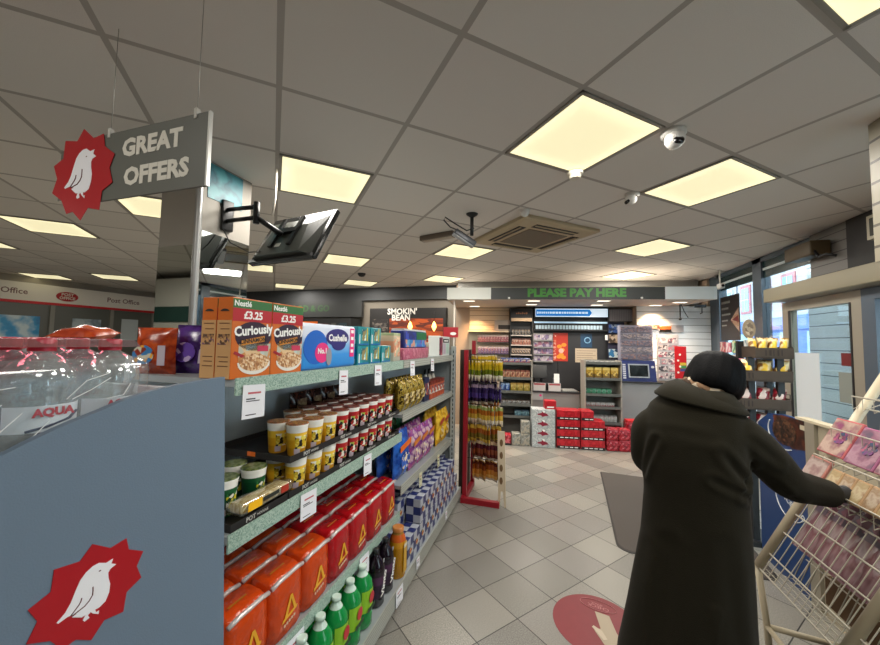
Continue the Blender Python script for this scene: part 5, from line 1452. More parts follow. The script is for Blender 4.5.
t = thing('floor_sticker', 'round red floor sticker by the coat hem', 'sticker', (.262, 2.262, 0), 0)
def flat(parent, name, pts, z, m):
    n = len(pts); a = sum(pts[i][0] * pts[(i + 1) % n][1] - pts[(i + 1) % n][0] * pts[i][1] for i in range(n))
    if a < 0: pts = pts[::-1]
    mb = MB(); mb.loft([[(x, y, z - .0006) for x, y in pts], [(x, y, z) for x, y in pts]], smooth=False)
    return mb.build(name, m, parent)
flat(t, 'disc', ellipse(0, 0, .238, .238, 48), .0012, mat('sticker_red', '7A262C', .45, noise=(20, .1)))
T = Matrix.Rotation(R(-12), 4, 'Z')
MB().tube([tuple(T @ Vector((p[0] - .01, p[1] + .155, .0022))) for p in ellipse(0, 0, .1, .045, 30)], .0022, 5, None, True).build('oval_ring', mat('sticker_pale', 'A86A6A', .5), t)
text('CHECK', .036, MATS['sticker_pale'], t, (.024, .142, .0015), 'up', roll=R(168), bold=.0005, ext=.0003)
text('SPACE', .022, MATS['sticker_pale'], t, (.019, .166, .0015), 'up', roll=R(168), bold=.0003, ext=.0003)
sc2 = mat('sticker_cream', 'A89A84', .5)
flat(t, 'hand_shape', [(.0, .1), (.075, .085), (.095, -.04), (.13, -.12), (.02, -.14), (-.02, -.05), (.0, -.035), (.015, -.03)], .002, sc2)
flat(t, 'thumb_shape', [(-.03, -.03), (-.02, -.018), (.02, -.045), (.04, -.1), (.02, -.11)], .0028, mat('sticker_cream2', 'BCAE98', .5))

# ---------------------------------------------------------------- shopper
PO, PR = (.594, 1.81, 0), R(-18.16)
pe = thing('person', 'person in a long dark olive coat reaching into the card rack', 'person', PO, PR)
def skin_mesh(name, verts, edges, m, parent, sub=2, root=0):
    bm = bmesh.new()
    lay = bm.verts.layers.skin.verify()
    vs = []
    for i, (x, y, z, r) in enumerate(verts):
        v = bm.verts.new((x, y, z)); vs.append(v)
        v[lay].radius = (r, r) if not isinstance(r, tuple) else r
        v[lay].use_root = i == root
    for a, b in edges: bm.edges.new((vs[a], vs[b]))
    me = bpy.data.meshes.new(name); bm.to_mesh(me); bm.free()
    o = bpy.data.objects.new(name, me); COL.objects.link(o)
    k = o.modifiers.new('Skin', 'SKIN'); k.use_smooth_shade = True
    s_ = o.modifiers.new('Sub', 'SUBSURF'); s_.levels = sub; s_.render_levels = sub
    bpy.context.view_layer.update()
    me2 = bpy.data.meshes.new_from_object(o.evaluated_get(bpy.context.evaluated_depsgraph_get()))
    o.modifiers.clear(); o.data = me2; bpy.data.meshes.remove(me)
    me2.materials.clear(); me2.materials.append(m)
    for p in me2.polygons: p.use_smooth = True
    o.parent = parent
    return o
skin = mat('skin', '9A6A50', .5)
bv = [(-.02, .05, .82, .12), (-.01, .05, 1.0, .115), (.0, .07, 1.2, .12), (.02, .11, 1.31, .07), (.06, .15, 1.36, .05), (.085, .19, 1.42, .075), (.095, .21, 1.47, .07),
      (.13, .08, 1.245, .055), (.32, .155, 1.025, .035), (.45, .30, .965, .024), (-.13, .07, 1.24, .055), (-.19, .05, 1.05, .036), (-.14, .27, 1.0, .026),
      (-.10, .05, .76, .08), (-.115, .06, .45, .05), (-.12, .04, .10, .032), (.07, .05, .76, .08), (.08, .06, .45, .05), (.085, .05, .10, .032), (-.12, .14, .05, .03), (.085, .15, .05, .03)]
be = [(0, 1), (1, 2), (2, 3), (3, 4), (4, 5), (5, 6), (2, 7), (7, 8), (8, 9), (2, 10), (10, 11), (11, 12), (0, 13), (13, 14), (14, 15), (0, 16), (16, 17), (17, 18), (15, 19), (18, 20)]
body = skin_mesh('body', bv, be, skin, pe)
# gloved hands with separate fingers
def glove(wrist, fwd, up, side, s, name):
    f, u, sd = Vector(fwd).normalized(), Vector(up).normalized(), None
    sd = f.cross(u).normalized() * side; u = sd.cross(f).normalized() * side
    w = Vector(wrist)
    P = lambda a, b, c: tuple(w + f * a * s + sd * b * s + u * c * s)
    V = [P(-.075, 0, 0) + (.03 * s,), P(-.03, 0, 0) + (.03 * s,), P(.02, 0, .0) + (.029 * s,), P(.06, .0, .002) + (.029 * s,)]
    E = [(0, 1), (1, 2), (2, 3)]
    for q, (b, ln) in enumerate(((.027, .068), (.009, .078), (-.010, .072), (-.028, .055))):
        i = len(V)
        V.append(P(.082, b, .004) + (.0105,)); V.append(P(.082 + ln * .5, b * 1.1, -.004) + (.0092,)); V.append(P(.082 + ln * .8, b * 1.1, -.022) + (.0085,)); V.append(P(.082 + ln * .92, b * 1.1, -.038) + (.0075,))
        E += [(3, i), (i, i + 1), (i + 1, i + 2), (i + 2, i + 3)]
    i = len(V)
    V.append(P(.03, .03, -.008) + (.0125,)); V.append(P(.062, .045, -.02) + (.0105,)); V.append(P(.09, .042, -.032) + (.009,))
    E += [(2, i), (i, i + 1), (i + 1, i + 2)]
    return skin_mesh(name, V, E, mat('glove_black', '14171C', .6), pe, 2, 1)
glove((.485, .325, .955), (.62, .5, -.02), (.3, -.45, .8), -1, 1.28, 'glove')
glove((-.14, .29, 1.0), (.2, .9, -.1), (0, .05, 1), 1, 1.0, 'glove')
# coat: torso and sleeves fused into one cloth surface
def ring(cx, cy, z, a, bf, bb, p=2.4, n=40, tx=0, wob=0, ph=0):
    out = []
    for k in range(n):
        q = 2 * math.pi * k / n
        c_, s_ = math.cos(q), math.sin(q)
        rr_ = (abs(c_) ** p + abs(s_) ** p) ** (-1 / p)
        b_ = bf if s_ > 0 else bb
        w_ = 1 + wob * math.sin(5 * q + ph) + wob * .6 * math.sin(9 * q + 2 * ph)
        x = a * rr_ * c_ * w_
        out.append((cx + x, cy + b_ * rr_ * s_ * w_, z + tx * x))
    return out
LV = [(.175, -.052, .02, .258, .21, .215, .012), (.35, -.038, .025, .238, .19, .19, .013), (.55, -.022, .03, .218, .17, .17, .012), (.75, -.005, .04, .198, .155, .155, .009), (.93, .0, .045, .188, .14, .145, .005), (1.06, .0, .05, .19, .135, .145, .003),
      (1.16, -.0, .06, .192, .13, .145, .002), (1.235, .0, .075, .19, .12, .14, 0), (1.31, .008, .095, .172, .105, .13, 0), (1.355, .02, .115, .135, .09, .11, 0), (1.378, .03, .135, .095, .07, .085, 0)]
mb = MB().loft([ring(cx, cy, z, a, bf, bb, 2.5, 48, .06, wb, z * 2.2) for z, cx, cy, a, bf, bb, wb in LV])
def path_tube(mb, P_, n=20):
    mb.tube([p[:3] for p in P_], [p[3] for p in P_], n)
def dense(P_, m=5):
    out = []
    for i in range(len(P_) - 1):
        for k in range(m):
            t_ = k / m
            p0 = P_[max(i - 1, 0)]; p1 = P_[i]; p2 = P_[i + 1]; p3 = P_[min(i + 2, len(P_) - 1)]
            out.append(tuple(.5 * ((2 * b) + (c - a) * t_ + (2 * a - 5 * b + 4 * c - d) * t_ ** 2 + (-a + 3 * b - 3 * c + d) * t_ ** 3) for a, b, c, d in zip(p0, p1, p2, p3)))
    out.append(P_[-1]); return out
path_tube(mb, dense([(.09, .07, 1.235, .085), (.175, .085, 1.185, .088), (.255, .12, 1.105, .078), (.325, .155, 1.02, .068), (.4, .235, .985, .061), (.475, .315, .958, .055)]))
path_tube(mb, dense([(-.08, .07, 1.235, .08), (-.155, .065, 1.185, .08), (-.178, .055, 1.10, .066), (-.178, .075, 1.035, .062), (-.16, .16, 1.01, .056), (-.14, .26, 1.0, .05)]))
coat_m, nt, b = new_mat('coat_wool')
b.inputs['Base Color'].default_value = lin('1C190F'); b.inputs['Roughness'].default_value = .95
b.inputs['Sheen Weight'].default_value = .04; b.inputs['Sheen Roughness'].default_value = .5
b.inputs['Specular IOR Level'].default_value = .15
tc = nt.nodes.new('ShaderNodeTexCoord'); n1 = nt.nodes.new('ShaderNodeTexNoise'); n1.inputs['Scale'].default_value = 260
n1.inputs['Detail'].default_value = 5
nt.links.new(tc.outputs['Object'], n1.inputs['Vector']); bp = nt.nodes.new('ShaderNodeBump'); bp.inputs['Strength'].default_value = .35; bp.inputs['Distance'].default_value = .004
nt.links.new(n1.outputs['Fac'], bp.inputs['Height']); nt.links.new(bp.outputs['Normal'], b.inputs['Normal'])
coat = mb.build('coat', coat_m, pe)
rm = coat.modifiers.new('Fuse', 'REMESH'); rm.mode = 'VOXEL'; rm.voxel_size = .0085; rm.use_smooth_shade = True
sm_ = coat.modifiers.new('Soft', 'SMOOTH'); sm_.factor = .5; sm_.iterations = 7
bpy.context.view_layer.update()
me2 = bpy.data.meshes.new_from_object(coat.evaluated_get(bpy.context.evaluated_depsgraph_get()))
coat.modifiers.clear(); coat.data = me2
# cloth folds: creases fanning from the reaching shoulder, the back vent and soft drape below the waist
def crease(co, a, b_, wd, dp):
    p, q = Vector(a), Vector(b_); d_ = q - p; L2 = d_.length_squared
    t_ = max(0, min(1, (co - p).dot(d_) / L2)); dist = (co - p - d_ * t_).length
    return -dp * math.exp(-(dist / wd) ** 2) * math.sin(math.pi * min(1, max(0, .08 + .84 * t_))) + dp * .55 * math.exp(-((dist - wd * 1.9) / wd) ** 2)
CR = [((.19, -.02, 1.02), (.10, -.10, 1.16), .016, .016), ((.19, -.01, .97), (.07, -.10, 1.04), .014, .012), ((.2, .06, 1.14), (.17, -.06, .98), .013, .014), ((.3, .09, 1.0), (.22, .02, 1.06), .013, .011), ((.37, .13, .94), (.3, .09, 1.0), .011, .009), ((.28, .05, 1.12), (.2, .0, 1.2), .014, .008),
      ((-.17, -.02, 1.0), (-.13, -.06, 1.16), .014, .014), ((.02, -.14, .18), (.06, -.12, .56), .009, .012), ((-.12, -.13, .2), (-.09, -.12, .75), .03, .009), ((.13, -.11, .25), (.11, -.11, .8), .028, .008), ((-.2, -.05, .2), (-.15, -.06, .7), .025, .01), ((-.1, -.09, 1.22), (.08, -.1, 1.2), .018, .006)]
ns = [v.normal.copy() for v in me2.vertices]
for v, nn in zip(me2.vertices, ns):
    d_ = sum(crease(v.co, *c_) for c_ in CR)
    v.co += nn * d_ * .7
for p in me2.polygons: p.use_smooth = True
me2.update()
cl_ = MB()
cl_.loft([ring(.066, .165, 1.362, .08, .06, .066, 2.2, 40, -.38), ring(.062, .158, 1.378, .09, .07, .08, 2.2, 40, -.38), ring(.054, .14, 1.377, .114, .085, .104, 2.2, 40, -.34), ring(.042, .12, 1.360, .144, .1, .130, 2.3, 40, -.27), ring(.030, .103, 1.327, .173, .112, .150, 2.4, 40, -.18), ring(.029, .103, 1.318, .173, .111, .149, 2.4, 40, -.18), ring(.04, .12, 1.33, .13, .09, .12, 2.3, 40, -.2)])
cl_.build('collar', coat_m, pe)
sf_ = MB().loft([ring(.062, .16, 1.34, .085, .068, .078, 2.2, 30, -.3), ring(.068, .168, 1.385, .099, .08, .102, 2.2, 30, -.34), ring(.076, .178, 1.415, .09, .075, .096, 2.2, 30, -.34), ring(.08, .185, 1.425, .07, .06, .07, 2.2, 30, -.34)])
sf_.build('scarf', art('scarf_print', ['8A6A4E', '4A3424', 'B09878', '2A1E18', 'C8B8A0'], 42, .8), pe)
# hair: black bob, tilted with the bowed head
hr = MB()
HT = Matrix.Translation((.095, .2, 1.44)) @ Matrix.Rotation(R(-22), 4, 'X') @ Matrix.Rotation(R(14), 4, 'Y')
prof = [(.112, .02), (.102, .06), (.08, .088), (.045, .106), (.008, .112)]
rings = []
for r0, z in [(.102, -.092), (.111, -.082), (.118, -.055), (.119, -.02)] + prof:
    rg = []
    for k in range(64):
        q = 2 * math.pi * k / 64
        st = 1 + .012 * math.sin(16 * q + 3 * z) + .006 * math.sin(29 * q)
        back = 1.05 if math.sin(q) < 0 else .98
        zz = z + (.004 * math.sin(9 * q) if z < -.08 else 0) + (.055 * max(0, math.sin(q)) if z < -.05 else 0)
        rg.append((r0 * st * math.cos(q) * .97, r0 * st * math.sin(q) * back, zz))
    rings.append(rg)
hr.loft(rings, HT)
hm, nt, b = new_mat('hair_black')
b.inputs['Base Color'].default_value = lin('050506'); b.inputs['Roughness'].default_value = .6; b.inputs['Specular IOR Level'].default_value = .08
tc = nt.nodes.new('ShaderNodeTexCoord'); mp = nt.nodes.new('ShaderNodeMapping'); mp.inputs['Scale'].default_value = (220, 220, 12)
n1 = nt.nodes.new('ShaderNodeTexNoise'); n1.inputs['Scale'].default_value = 1; bp = nt.nodes.new('ShaderNodeBump'); bp.inputs['Strength'].default_value = .5; bp.inputs['Distance'].default_value = .004
nt.links.new(tc.outputs['Object'], mp.inputs['Vector']); nt.links.new(mp.outputs['Vector'], n1.inputs['Vector']); nt.links.new(n1.outputs['Fac'], bp.inputs['Height']); nt.links.new(bp.outputs['Normal'], b.inputs['Normal'])
hr.build('hair', hm, pe)
fc = MB()
fc.ball((0, .03, -.03), (.078, .098, .098), 20, 14, HT)
fc.loft([[(-.012, .12, -.045), (.012, .12, -.045), (.010, .125, -.005), (-.010, .125, -.005)], [(-.006, .145, -.042), (.006, .145, -.042), (.004, .128, -.006), (-.004, .128, -.006)]], HT)
fh = fc.build('face', skin, pe)
for sx in (-1, 1):
    MB().ball((sx * .032, .112, -.01), (.013, .008, .007), 10, 6, HT).build('eye', mat('eye_white', 'D8D4CC', .3), fh)
    MB().ball((sx * .077, .02, -.035), (.01, .018, .03), 10, 6, HT).build('ear', skin, fh)
MB().ball((0, .117, -.078), (.022, .008, .007), 10, 6, HT).build('mouth', mat('lip', '7E4038', .5), fh)
for x, m_ in ((-.118, 1), (.087, 1)):
    MB().loft([[(x - .04, -.05, .001), (x + .04, -.05, .001), (x + .042, .19, .001), (x - .042, .19, .001)], [(x - .042, -.055, .03), (x + .042, -.055, .03), (x + .044, .195, .03), (x - .044, .195, .03)], [(x - .036, -.045, .1), (x + .036, -.045, .1), (x + .03, .1, .08), (x - .03, .1, .08)]], smooth=False).build('shoe', mat('shoe_black', '121212', .4), pe)
    mb = MB(); path_tube(mb, [(x, .03, .09, .05), (x * .95, .045, .4, .065), (x * .85, .045, .7, .085)]); mb.build('trouser_leg', mat('trouser_dark', '18181A', .8), pe)

# ---------------------------------------------------------------- card rack
rk = thing('card_rack', 'cream wire rack holding cards at the lower right', 'rack', (1.35, 2.1, 0))
cream = mat('rack_cream', 'B8AC92', .45); wirem = mat('rack_wire', 'B4AE9E', .4, .2)
RS = .928
def K(y, z, off=0):   # a point on the slanted front, pushed `off` towards the back
    return ((1.08 + .5366 * (z - .395) + off) * RS - 1.35, y * RS - 2.1, 1.57 - (1.57 - z) * RS)
def L3(x, y, z):
    return ((x + 1.35) * RS - 1.35, y * RS - 2.1, max(.0, 1.57 - (1.57 - z) * RS))
YA, YB, YC = 2.4, 1.825, 1.25
for y in (YA, YB, YC):
    k0 = K(y, .395)
    MB().tube([k0, K(y, 1.5)], .019, 10).build('side_tube', cream, rk)
    MB().tube([k0, (k0[0] + .03, k0[1], .2), (k0[0] + .04, k0[1], .0)], .014, 8).build('leg', cream, rk)
    MB().tube([(k0[0] + .03, k0[1], .2), (.15, k0[1], .16)], .013, 8).build('base_rail', cream, rk)
    MB().tube([K(y, 1.48), (.15, k0[1], 1.1), (.15, k0[1], .0)], .014, 8).build('back_post', cream, rk)
kA, kC = K(YA, .395), K(YC, .395)
MB().tube([(kA[0] + .03, kA[1], .2), (kC[0] + .03, kC[1], .2)], .012, 8).build('cross_rail', cream, rk)
MB().box(-.15, .13, kC[1], kA[1] - .02, .01, .15).build('shade_block', mat('rack_shade_dark', '1C1A18', .7), rk)  # dark box added to stand in for the shadow behind the basket
fr = MB(); dp = .17
for z in (.80, .70, .60, .48):
    fr.tube([K(YA, z), K(YC, z)], .0042, 5)
fr.tube([K(YA, .395, -.0), K(YC, .395, -.0)], .004, 5)
for z in (.74, .62, .50):
    fr.tube([K(YA, z - .03, dp), K(YC, z - .03, dp)], .0032, 5)
n = 24
for k in range(n + 1):
    y = YA + (YC - YA) * k / n
    fr.tube([K(y, .80, .0), K(y, .395), K(y, .36, dp), K(y, .75, .12)], .0022, 4)
for k in range(5):
    fr.tube([K(YA, .395 - .035 * k / 4, dp * k / 4), K(YC, .395 - .035 * k / 4, dp * k / 4)], .0026, 4)
fr.build('lower_basket', wirem, rk)
up_ = MB()
for zt in (.90, 1.02, 1.16, 1.33):
    up_.tube([K(YA, zt, -.075), K(YC, zt, -.075)], .0038, 5)
    up_.tube([K(YA, zt - .06, .0), K(YC, zt - .06, .0)], .0038, 5)
    for k in range(19):
        y = YA + (YC - YA) * k / 18
        up_.tube([K(y, zt, -.075), K(y, zt - .065, -.04), K(y, zt + .0, .05)], .002, 4)
for z in (1.40, 1.47):
    up_.tube([K(YA, z), K(YC, z)], .004, 5)
up_.build('card_pockets', wirem, rk)
def card(lab, y, z, w_, h_, cols, grp, off=-.05, th=.014, name='greeting_card', flower=True, edge='A86A74'):
    p = K(y + .03, z, off)
    t = thing(name, lab, 'card', (p[0] + 1.35, p[1] + 2.1, p[2]), R(-90), grp)
    T = Matrix.Rotation(-math.atan(.5366), 4, 'X')
    MB().rbox(-w_ / 2, w_ / 2, 0, th, 0, h_, .003, 1, T, False).build('card', mat('card_edge_' + edge, edge, .35), t)
    MB().box(-w_ / 2 + .006, w_ / 2 - .006, -.0012, -.0002, .006, h_ - .008, T).build('front_print', art('card_' + cols[0], cols, 16, .3, kind='noise'), t)
    if flower:
        f_ = MB()
        for q in range(7):
            a = 2 * math.pi * q / 7
            f_.prism(ellipse(.012 + .022 * math.cos(a), h_ * .5 + .022 * math.sin(a), .015, .012, 10), -.0022 - .0004 * q, -.0014, T)
        f_.build('flower_picture', art('flower_' + cols[0], [cols[-1], '6A3A6A', 'A0506A', '3A4A6A'], 60), t)
    return t
card('gift card with a large purple flower beside the slanted tube', 2.325, 1.035, .16, .185, ['9A7E76', 'AA9284', '8E6E68', '7A3A5A'], 'cards in the top pockets', edge='B0585A')
card('pink patterned card next to the large purple flower card', 2.15, 1.03, .15, .18, ['8C6274', '9A7682', '7E5266', '5A4A5A'], 'cards in the top pockets', edge='9A5A7A')
card('pink card third along the top pockets', 1.98, 1.03, .15, .18, ['8E6874', '9C8282', '704A56', '6A4A5A'], 'cards in the top pockets')
card('pale card with dark corner fourth along the top pockets', 1.82, 1.03, .15, .18, ['B8A89A', 'A88A8A', 'C4B4A8', '5A3A4A'], 'cards in the top pockets')
card('small pale pink card just above the reaching hand', 2.33, .895, .13, .12, ['94807A', 'A08E86', '886E6A', '7A5A5A'], 'cards in the middle pockets', -.06, .014, 'greeting_card', False, 'B07468')
for k in range(6):
    card('cream card in the middle pockets, %s past the reaching hand' % ORD[k], 2.2 - .075 * k, .885, .066, .11, [['A08E6C', '927C56', 'AC9C7C', '8A6A4A'], ['968670', '866A4C', 'A4937E', '7A5A44']][k % 2], 'cards in the middle pockets', -.06, .02, 'greeting_card', False, 'A88660')
pk = art('gift_bag_pink', ['7A545C', '8E7276', '6A444C', '9A8A8A', '7E5A62'], 7, .2, (1.6, 1, .25), 'noise')
pf = None
for k in range(7):
    lab = 'pink cellophane gift bag in the lower pocket, %s from the far end' % ORD[k]
    y = 2.3 - .085 * k
    p = K(y, .55, .06)
    loc = (p[0] + 1.35, p[1] + 2.1, p[2])
    if pf: dup(pf, lab, loc, R(-90)); continue
    pf = thing('gift_bag', lab, 'gift bag', loc, R(-90), 'pink gift bags')
    T = Matrix.Rotation(-math.atan(.5366), 4, 'X')
    MB().bag(.15, .33, .02, T, seed=5, crimp=.03).build('bag', pk, pf)
    MB().box(-.06, .06, -.018, -.0165, .2, .34, T).build('bag_print', art('bag_print', ['B8A0A0', '7A4050', 'A88088', '5A4A58'], 14), pf)
cfb = thing('card_carton', 'brown carton lying in the bottom of the wire basket', 'carton', (1.29, 1.95, .4), 0)
MB().rbox(-.07, .1, -.22, .2, 0, .13, .004, 1, None, False).build('carton', mat('kraft', '5A4024', .8, noise=(6, .2)), cfb)
t = thing('card_sheet', 'pink patterned sheet lying on top of the beige partition', 'card', (1.72, 1.95, 1.131))
MB().box(-.17, .16, -.27, .27, 0.008, .02).build('sheet', art('sheet_print', ['B8A4A4', 'A88894', 'C4B8B4', '98788A'], 22), t)
MB().box(-.18, .18, -.29, .29, 0, .007).build('tray', wirem, t)

# ---------------------------------------------------------------- blue display partition
bn_ = thing('display_board', 'blue coffee advert board on a long beige partition by the door', 'display', (1.57, 2.9, 0))
binm = mat('bin_beige', 'A89E88', .5)
MB().box(-.012, .02, -1.3, -.152, 0, 1.112).build('partition_panel', binm, bn_)
MB().box(-.03, .03, -.15, -.068, 0, 1.115).build('corner_post', mat('bin_post', '9A9484', .35, .3), bn_)
MB().box(-.03, .035, -1.3, .02, 1.1155, 1.13).build('top_rail', mat('bin_rail', 'C4B89C', .5), bn_)
pl = mat('bin_blue', '173A6C', .4)
def turn(o, x0):
    for v in o.data.vertices:
        x, y, z = v.co; v.co = (x0 + y, -x, z)
MB().box(-.008, .012, -.066, .5, 0, 1.0).build('board', pl, bn_)
o = MB().prism([(.066, 1.0), (-.5, 1.0), (-.36, 1.09), (-.2, 1.112), (.066, 1.112)], -.02, 0).build('board_top', pl, bn_); turn(o, .012)
q = MB().prism([(.064, .93), (-.1, .90), (-.28, 1.0), (-.3, 1.09), (-.2, 1.105), (.064, 1.108)], -.001, 0).build('bean_picture', art('coffee_brown', ['2A1208', '4A200E', '1A0A06', '6A3418'], 5, .35, kind='noise'), bn_); turn(q, -.0085)
q = MB().prism(ellipse(-.18, .995, .13, .09, 28), -.001, 0).build('bean_disc', art('beans', ['1E120C', '3A2416', '5A3A24', '120A06', '4A2C1A'], 60, .4), bn_); turn(q, -.010)
q = MB().tube([(p[0], 0, p[1]) for p in ellipse(-.19, .99, .17, .115, 24, 150, 300)], .004, 5).build('arc_line', mat('bin_line', 'C9CDD0', .4), bn_); turn(q, -.011)
q = MB().box(-.01, .045, -.001, 0, 1.05, 1.08).build('small_label', mat('bin_label', 'C8BEA4', .5), bn_); turn(q, -.0105)
q = MB().tube([(p[0], 0, p[1]) for p in ellipse(-.14, .56, .16, .14, 24, 160, 320)], .004, 5).build('arc_line', MATS['bin_line'], bn_); turn(q, -.009)
text('Ice Co', .08, MATS['bin_line'], bn_, (-.0085, .10, .52), '-x', bold=.001, roll=R(-20))

# ---------------------------------------------------------------- snack stand by the window
ss = thing('snack_stand', 'black wire stand of brown snack trays by the window', 'display stand', (1.54, 3.62, 0))
for x in (.055, .25):
    for y in (-.06, .1):
        MB().box(x - .022, x + .022, y - .02, y + .02, 0, 1.63 if y > 0 else 1.5).build('upright', DARK, ss)
MB().box(-.3, .3, -.12, .14, 0, .04).build('base', DARK, ss)
boxm = mat('tray_brown', '41352A', .7, noise=(10, .12))
TR = [(.06, .31, 1.50), (-.32, .30, 1.315), (-.32, .28, 1.09), (-.3, .25, .88)]
for x0, x1, z in TR:
    tr = MB().box(x0, x1, -.13, .15, z - .012, z).box(x0, x1, -.135, -.125, z, z + .075).box(x0, x0 + .008, -.125, .15, z, z + .085).box(x1 - .008, x1, -.125, .15, z, z + .085).box(x0, x1, .142, .15, z, z + .085).build('snack_tray', boxm, ss)
    lt = MB(); rr = random.Random(9)
    w0 = (x0 + x1) / 2 - .06
    for k in range(5):
        x = w0 + .026 * k
        lt.box(x, x + [.008, .014, .006, .012, .008][k], -.1362, -.1352, z + .012, z + .058)
    lt.build('tray_print', mat('tray_ink', '2A2018', .7), tr)
MB().prism(ellipse(.12, 1.735, .045, .085, 24), .08, .095).build('round_sign', mat('sign_tan', '8E7C62', .5), ss)
MB().prism(ellipse(.12, 1.735, .03, .055, 20), .078, .0795).build('sign_face', art('sign_face', ['B8A88C', '6A5844', '9A8A70'], 40), ss)
for z in (1.33, 1.12):
    MB().tube([(.31, .05, z), (.37, .05, z), (.37, .05, z + .07), (.31, .05, z + .07)], .004, 5).build('side_hook', DARK, ss)
sb = {'gold': art('snack_gold', ['C89428', 'F0C840', '8A5A1E', 'E8D090', 'F0DCA8'], 30, .3), 'red': art('snack_red', ['A01A2A', 'D8C8C0', 'B83040', '7A1420', 'C0A090'], 22, .3)}
for ti, (x0, x1, z) in enumerate(TR):
    kind = 'gold' if ti < 2 else 'red'
    first = None; n_ = 6 if ti == 0 else 10
    for k in range(n_):
        lab = '%s snack packet in the %s tray of the black stand, %s from the left' % (kind, ['top', 'second', 'third', 'lowest'][ti], ORD[k])
        p_ = (x1 - x0 - .04) / n_
        loc = (1.54 + x0 + .02 + p_ * (k + .5), 3.62 + (-.07 if k % 2 else -.02), z + .045)
        if first: dup(first, lab, loc, R(22 - 40 * (k % 2))); continue
        first = thing('snack_packet', lab, 'snack packet', loc, R(8), '%s snack packets' % kind)
        MB().bag(p_ * 1.5, .125, .06, Matrix.Rotation(R(-24), 4, 'X') @ Matrix.Rotation(R(9), 4, 'Y'), 8, 8, .07, ti).build('packet', sb[kind], first)
t = thing('window_goods', 'pink boxed packet on the stand between the two gold trays', 'packet', (1.62, 3.64, 1.4))
MB().rbox(-.07, .02, -.03, .03, .0, .08, .003, 1, None, False).build('pack', mat('packet_pink', 'B0507A', .4), t)
MB().rbox(.022, .08, -.03, .03, .0, .08, .003, 1, None, False).build('pale_pack', mat('packet_pale', 'C4B8BC', .4), t)
t.location.z = 1.4

# leaflets and poster at the far window
t = thing('window_poster', 'dark brown poster with white lettering hanging in the window', 'poster', (WX - .035, 6.29, 1.68), R(-90))
MB().box(-.30, .27, -.004, .004, 0, .67).build('sheet', mat('poster_brown', '2A211E', .4), t)
for k, (z, w_) in enumerate(((.56, .26), (.47, .2), (.38, .27), (.29, .18), (.22, .14))):
    x = -.26; pt = MB()
    rr = random.Random(k + 20)
    while x < -.26 + w_:
        dx = rr.uniform(.016, .03); pt.box(x, x + dx, -.0055, -.0045, z, z + .035 - .004 * k); x += dx + .008
    pt.build('poster_lettering', mat('poster_ink', '9EA39E', .5), t)
MB().prism([(.02, .3), (.25, .47), (.26, .12)], -.0055, -.0045).build('sandwich_picture', art('sandwich', ['A8886A', 'B89A84', '8A4A3A', 'C8AE98'], 16), t)
MB().prism([(.06, .3), (.24, .36), (.24, .26)], -.0075, -.0056).build('filling_picture', mat('filling_red', '7A2A2E', .5), t)
for k, (y, z, w_, h_, cc) in enumerate(((6.48, 1.50, .16, .16, ['A8323A', 'C8B0A8', '7A2A3A']), (6.30, 1.50, .16, .15, ['C87A8A', 'D8C8C8', 'A84A5A']), (6.12, 1.5, .14, .17, ['3A8A5A', 'B8C8B0', 'C8C03A']), (5.96, 1.5, .15, .16, ['8AB0B8', 'D0D8D8', '4A8A9A']), (5.79, 1.48, .15, .2, ['A8C4C8', 'D8DEDC', '7AA0A8']))):
    t = thing('window_card', '%s leaflet in the far window, %s from the till end' % (['red', 'pink', 'green', 'pale teal', 'pale blue'][k], ORD[k]), 'leaflet', (WX - .07, y, z), R(-90), 'leaflets in the far window')
    MB().box(-w_ / 2, w_ / 2, 0, .012, 0, h_).build('sheet', art('wl%d' % k, cc, 20), t)
t = thing('window_ledge', 'narrow white ledge holding leaflets in the far window', 'ledge', (WX - .07, 6.13, 1.44), R(-90))
MB().box(-.5, .45, -.03, .05, 0, .03).build('board', mat('ledge_white', 'A8ACAE', .5), t)

# ---------------------------------------------------------------- street outside
struct('pavement', MB().box(WX + .13, 40, -14, 70, -.2, -.02), mat('pavement_grey', '8A8A88', .8, noise=(1.5, .08)))
struct('trim_7', MB().box(3.3, 3.36, 3.0, 5.9, -.02, 2.7), lines_mat('shiplap_white', 'DCE2E4', '6E7478', .155, .012), )
def house(lab, y0, y1, wall, trim_c, shop, h_=9.5, x=10.5):
    t = thing('terraced_building', lab, 'building', (x, (y0 + y1) / 2, -.02), R(-90), 'buildings across the street')
    W = (y1 - y0) / 2
    MB().box(-W, W, 0, 6, 0, h_).build('wall', wall, t)
    s_ = MB().box(-W + .2, W - .2, -.12, -.005, 0, 3.0).build('shopfront', mat('shop_' + shop, shop, .4), t)
    MB().box(-W + .1, W - .1, -.25, -.005, 2.45, 3.05).build('shop_sign', mat('shopsign_' + shop, shop, .4), t)
    nwin = max(2, int(2 * W / 1.5))
    for r_ in range(3):
        for k in range(nwin):
            cx = -W + (k + .5) * 2 * W / nwin; z = 3.6 + 2.0 * r_
            f_ = MB().box(cx - .5, cx + .5, -.06, -.005, z - .12, z + 1.45).build('window_surround', trim_c, t)
            MB().box(cx - .36, cx + .36, -.075, -.061, z, z + 1.3).build('window', mat('street_window', '7FA6B4', .15), f_)
            MB().box(cx - .02, cx + .02, -.09, -.076, z, z + 1.3).box(cx - .36, cx + .36, -.09, -.076, z + .62, z + .67).build('glazing_bar', mat('bar_white', 'C8CCD0', .5), f_)
    for k in range(nwin):
        cx = -W + (k + .5) * 2 * W / nwin
        MB().box(cx - .55, cx + .55, -.14, -.121, .5, 2.35).build('shop_window', mat('street_window', '7FA6B4', .15), s_)
    return t
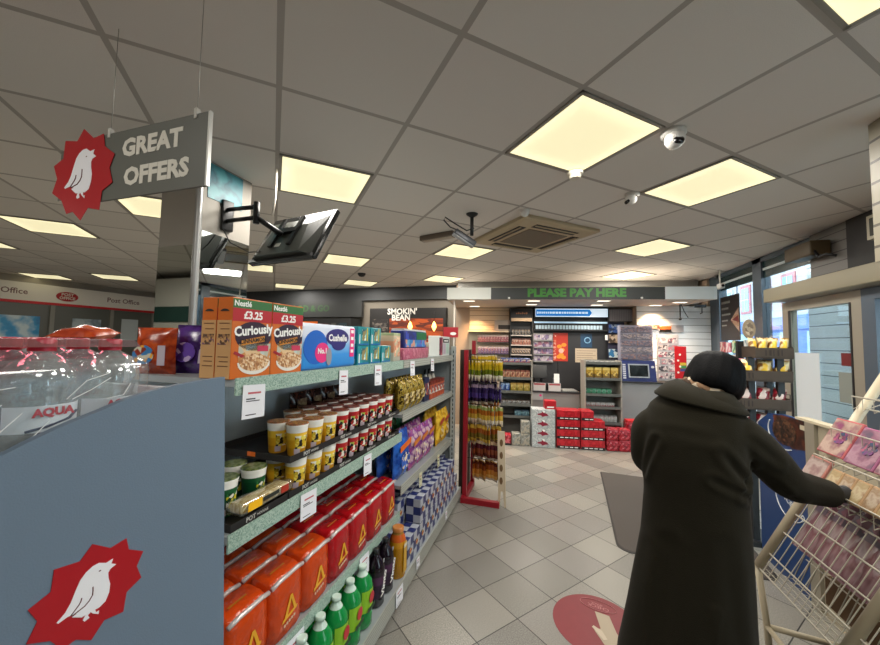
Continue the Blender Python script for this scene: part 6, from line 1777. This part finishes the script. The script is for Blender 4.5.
pale = mat('render_pale', 'A9AEB6', .7, noise=(1, .05)); brick = mat('brick_street', 'A0705E', .8, noise=(3, .1)); tr_red = mat('red_surround', 'B0707A', .7); tr_w = mat('white_surround', 'B8BCC2', .7)
house('pale building with red window surrounds seen through the entrance glazing', 17.2, 24.5, pale, tr_red, '2A62B0')
house('brick building with blue shopfront seen through the door', 9.0, 17.0, brick, tr_w, '3A7AC8')
house('grey white building seen past the dark window poster', 24.7, 33.0, mat('render_white', 'A4AAB2', .7), tr_w, '5A6A7A')
house('brick building at the near end of the street', 1.0, 8.8, mat('brick_near', '9A7A6C', .8, noise=(3, .1)), tr_w, '4A5A6A')

# ---------------------------------------------------------------- far shelf seen in the mirrors
t = thing('wall_shelving', 'pale shelving with bottles behind the photographer', 'shelving', (-6.2, -1.2, 0), R(180))
MB().box(-3, 3, 0, .4, 0, 2.62).build('cabinet', mat('shelving_pale', 'A8A398', .5), t)
MB().box(-2.95, 2.95, -.02, -.001, 1.85, 2.12).build('valance', mat('valance_green', '16352E', .5), t)
MB().box(-2.95, 2.95, -.02, -.001, 1.3, 1.75).build('bottle_row', art('bottle_row', ['A88A2A', '3A2A14', 'C8B06A', '5A4A2A'], 14), t)

# ---------------------------------------------------------------- sky, camera, exposure
w = bpy.data.worlds.new('overcast_sky'); bpy.context.scene.world = w; w.use_nodes = True
bg = w.node_tree.nodes['Background']; bg.inputs['Color'].default_value = (.86, .93, 1.0, 1); bg.inputs['Strength'].default_value = 6.0
cam = bpy.data.cameras.new('camera'); co = bpy.data.objects.new('camera', cam); COL.objects.link(co)
cam.sensor_width = 36; cam.lens = 36 * 353.08 / 880; cam.clip_start = .02; cam.clip_end = 300
yaw, pitch, roll = R(17.1), .0572, .01747
Rm = Matrix.Rotation(yaw, 4, 'Z') @ Matrix.Rotation(math.pi / 2 + pitch, 4, 'X') @ Matrix.Rotation(roll, 4, 'Z')
co.matrix_world = Matrix.Translation((0, 0, 1.57)) @ Rm
sc = bpy.context.scene; sc.camera = co
sc.view_settings.view_transform = 'Standard'; sc.view_settings.look = 'None'
sc.view_settings.exposure = 0; sc.view_settings.gamma = 1; sc.view_settings.use_curve_mapping = False
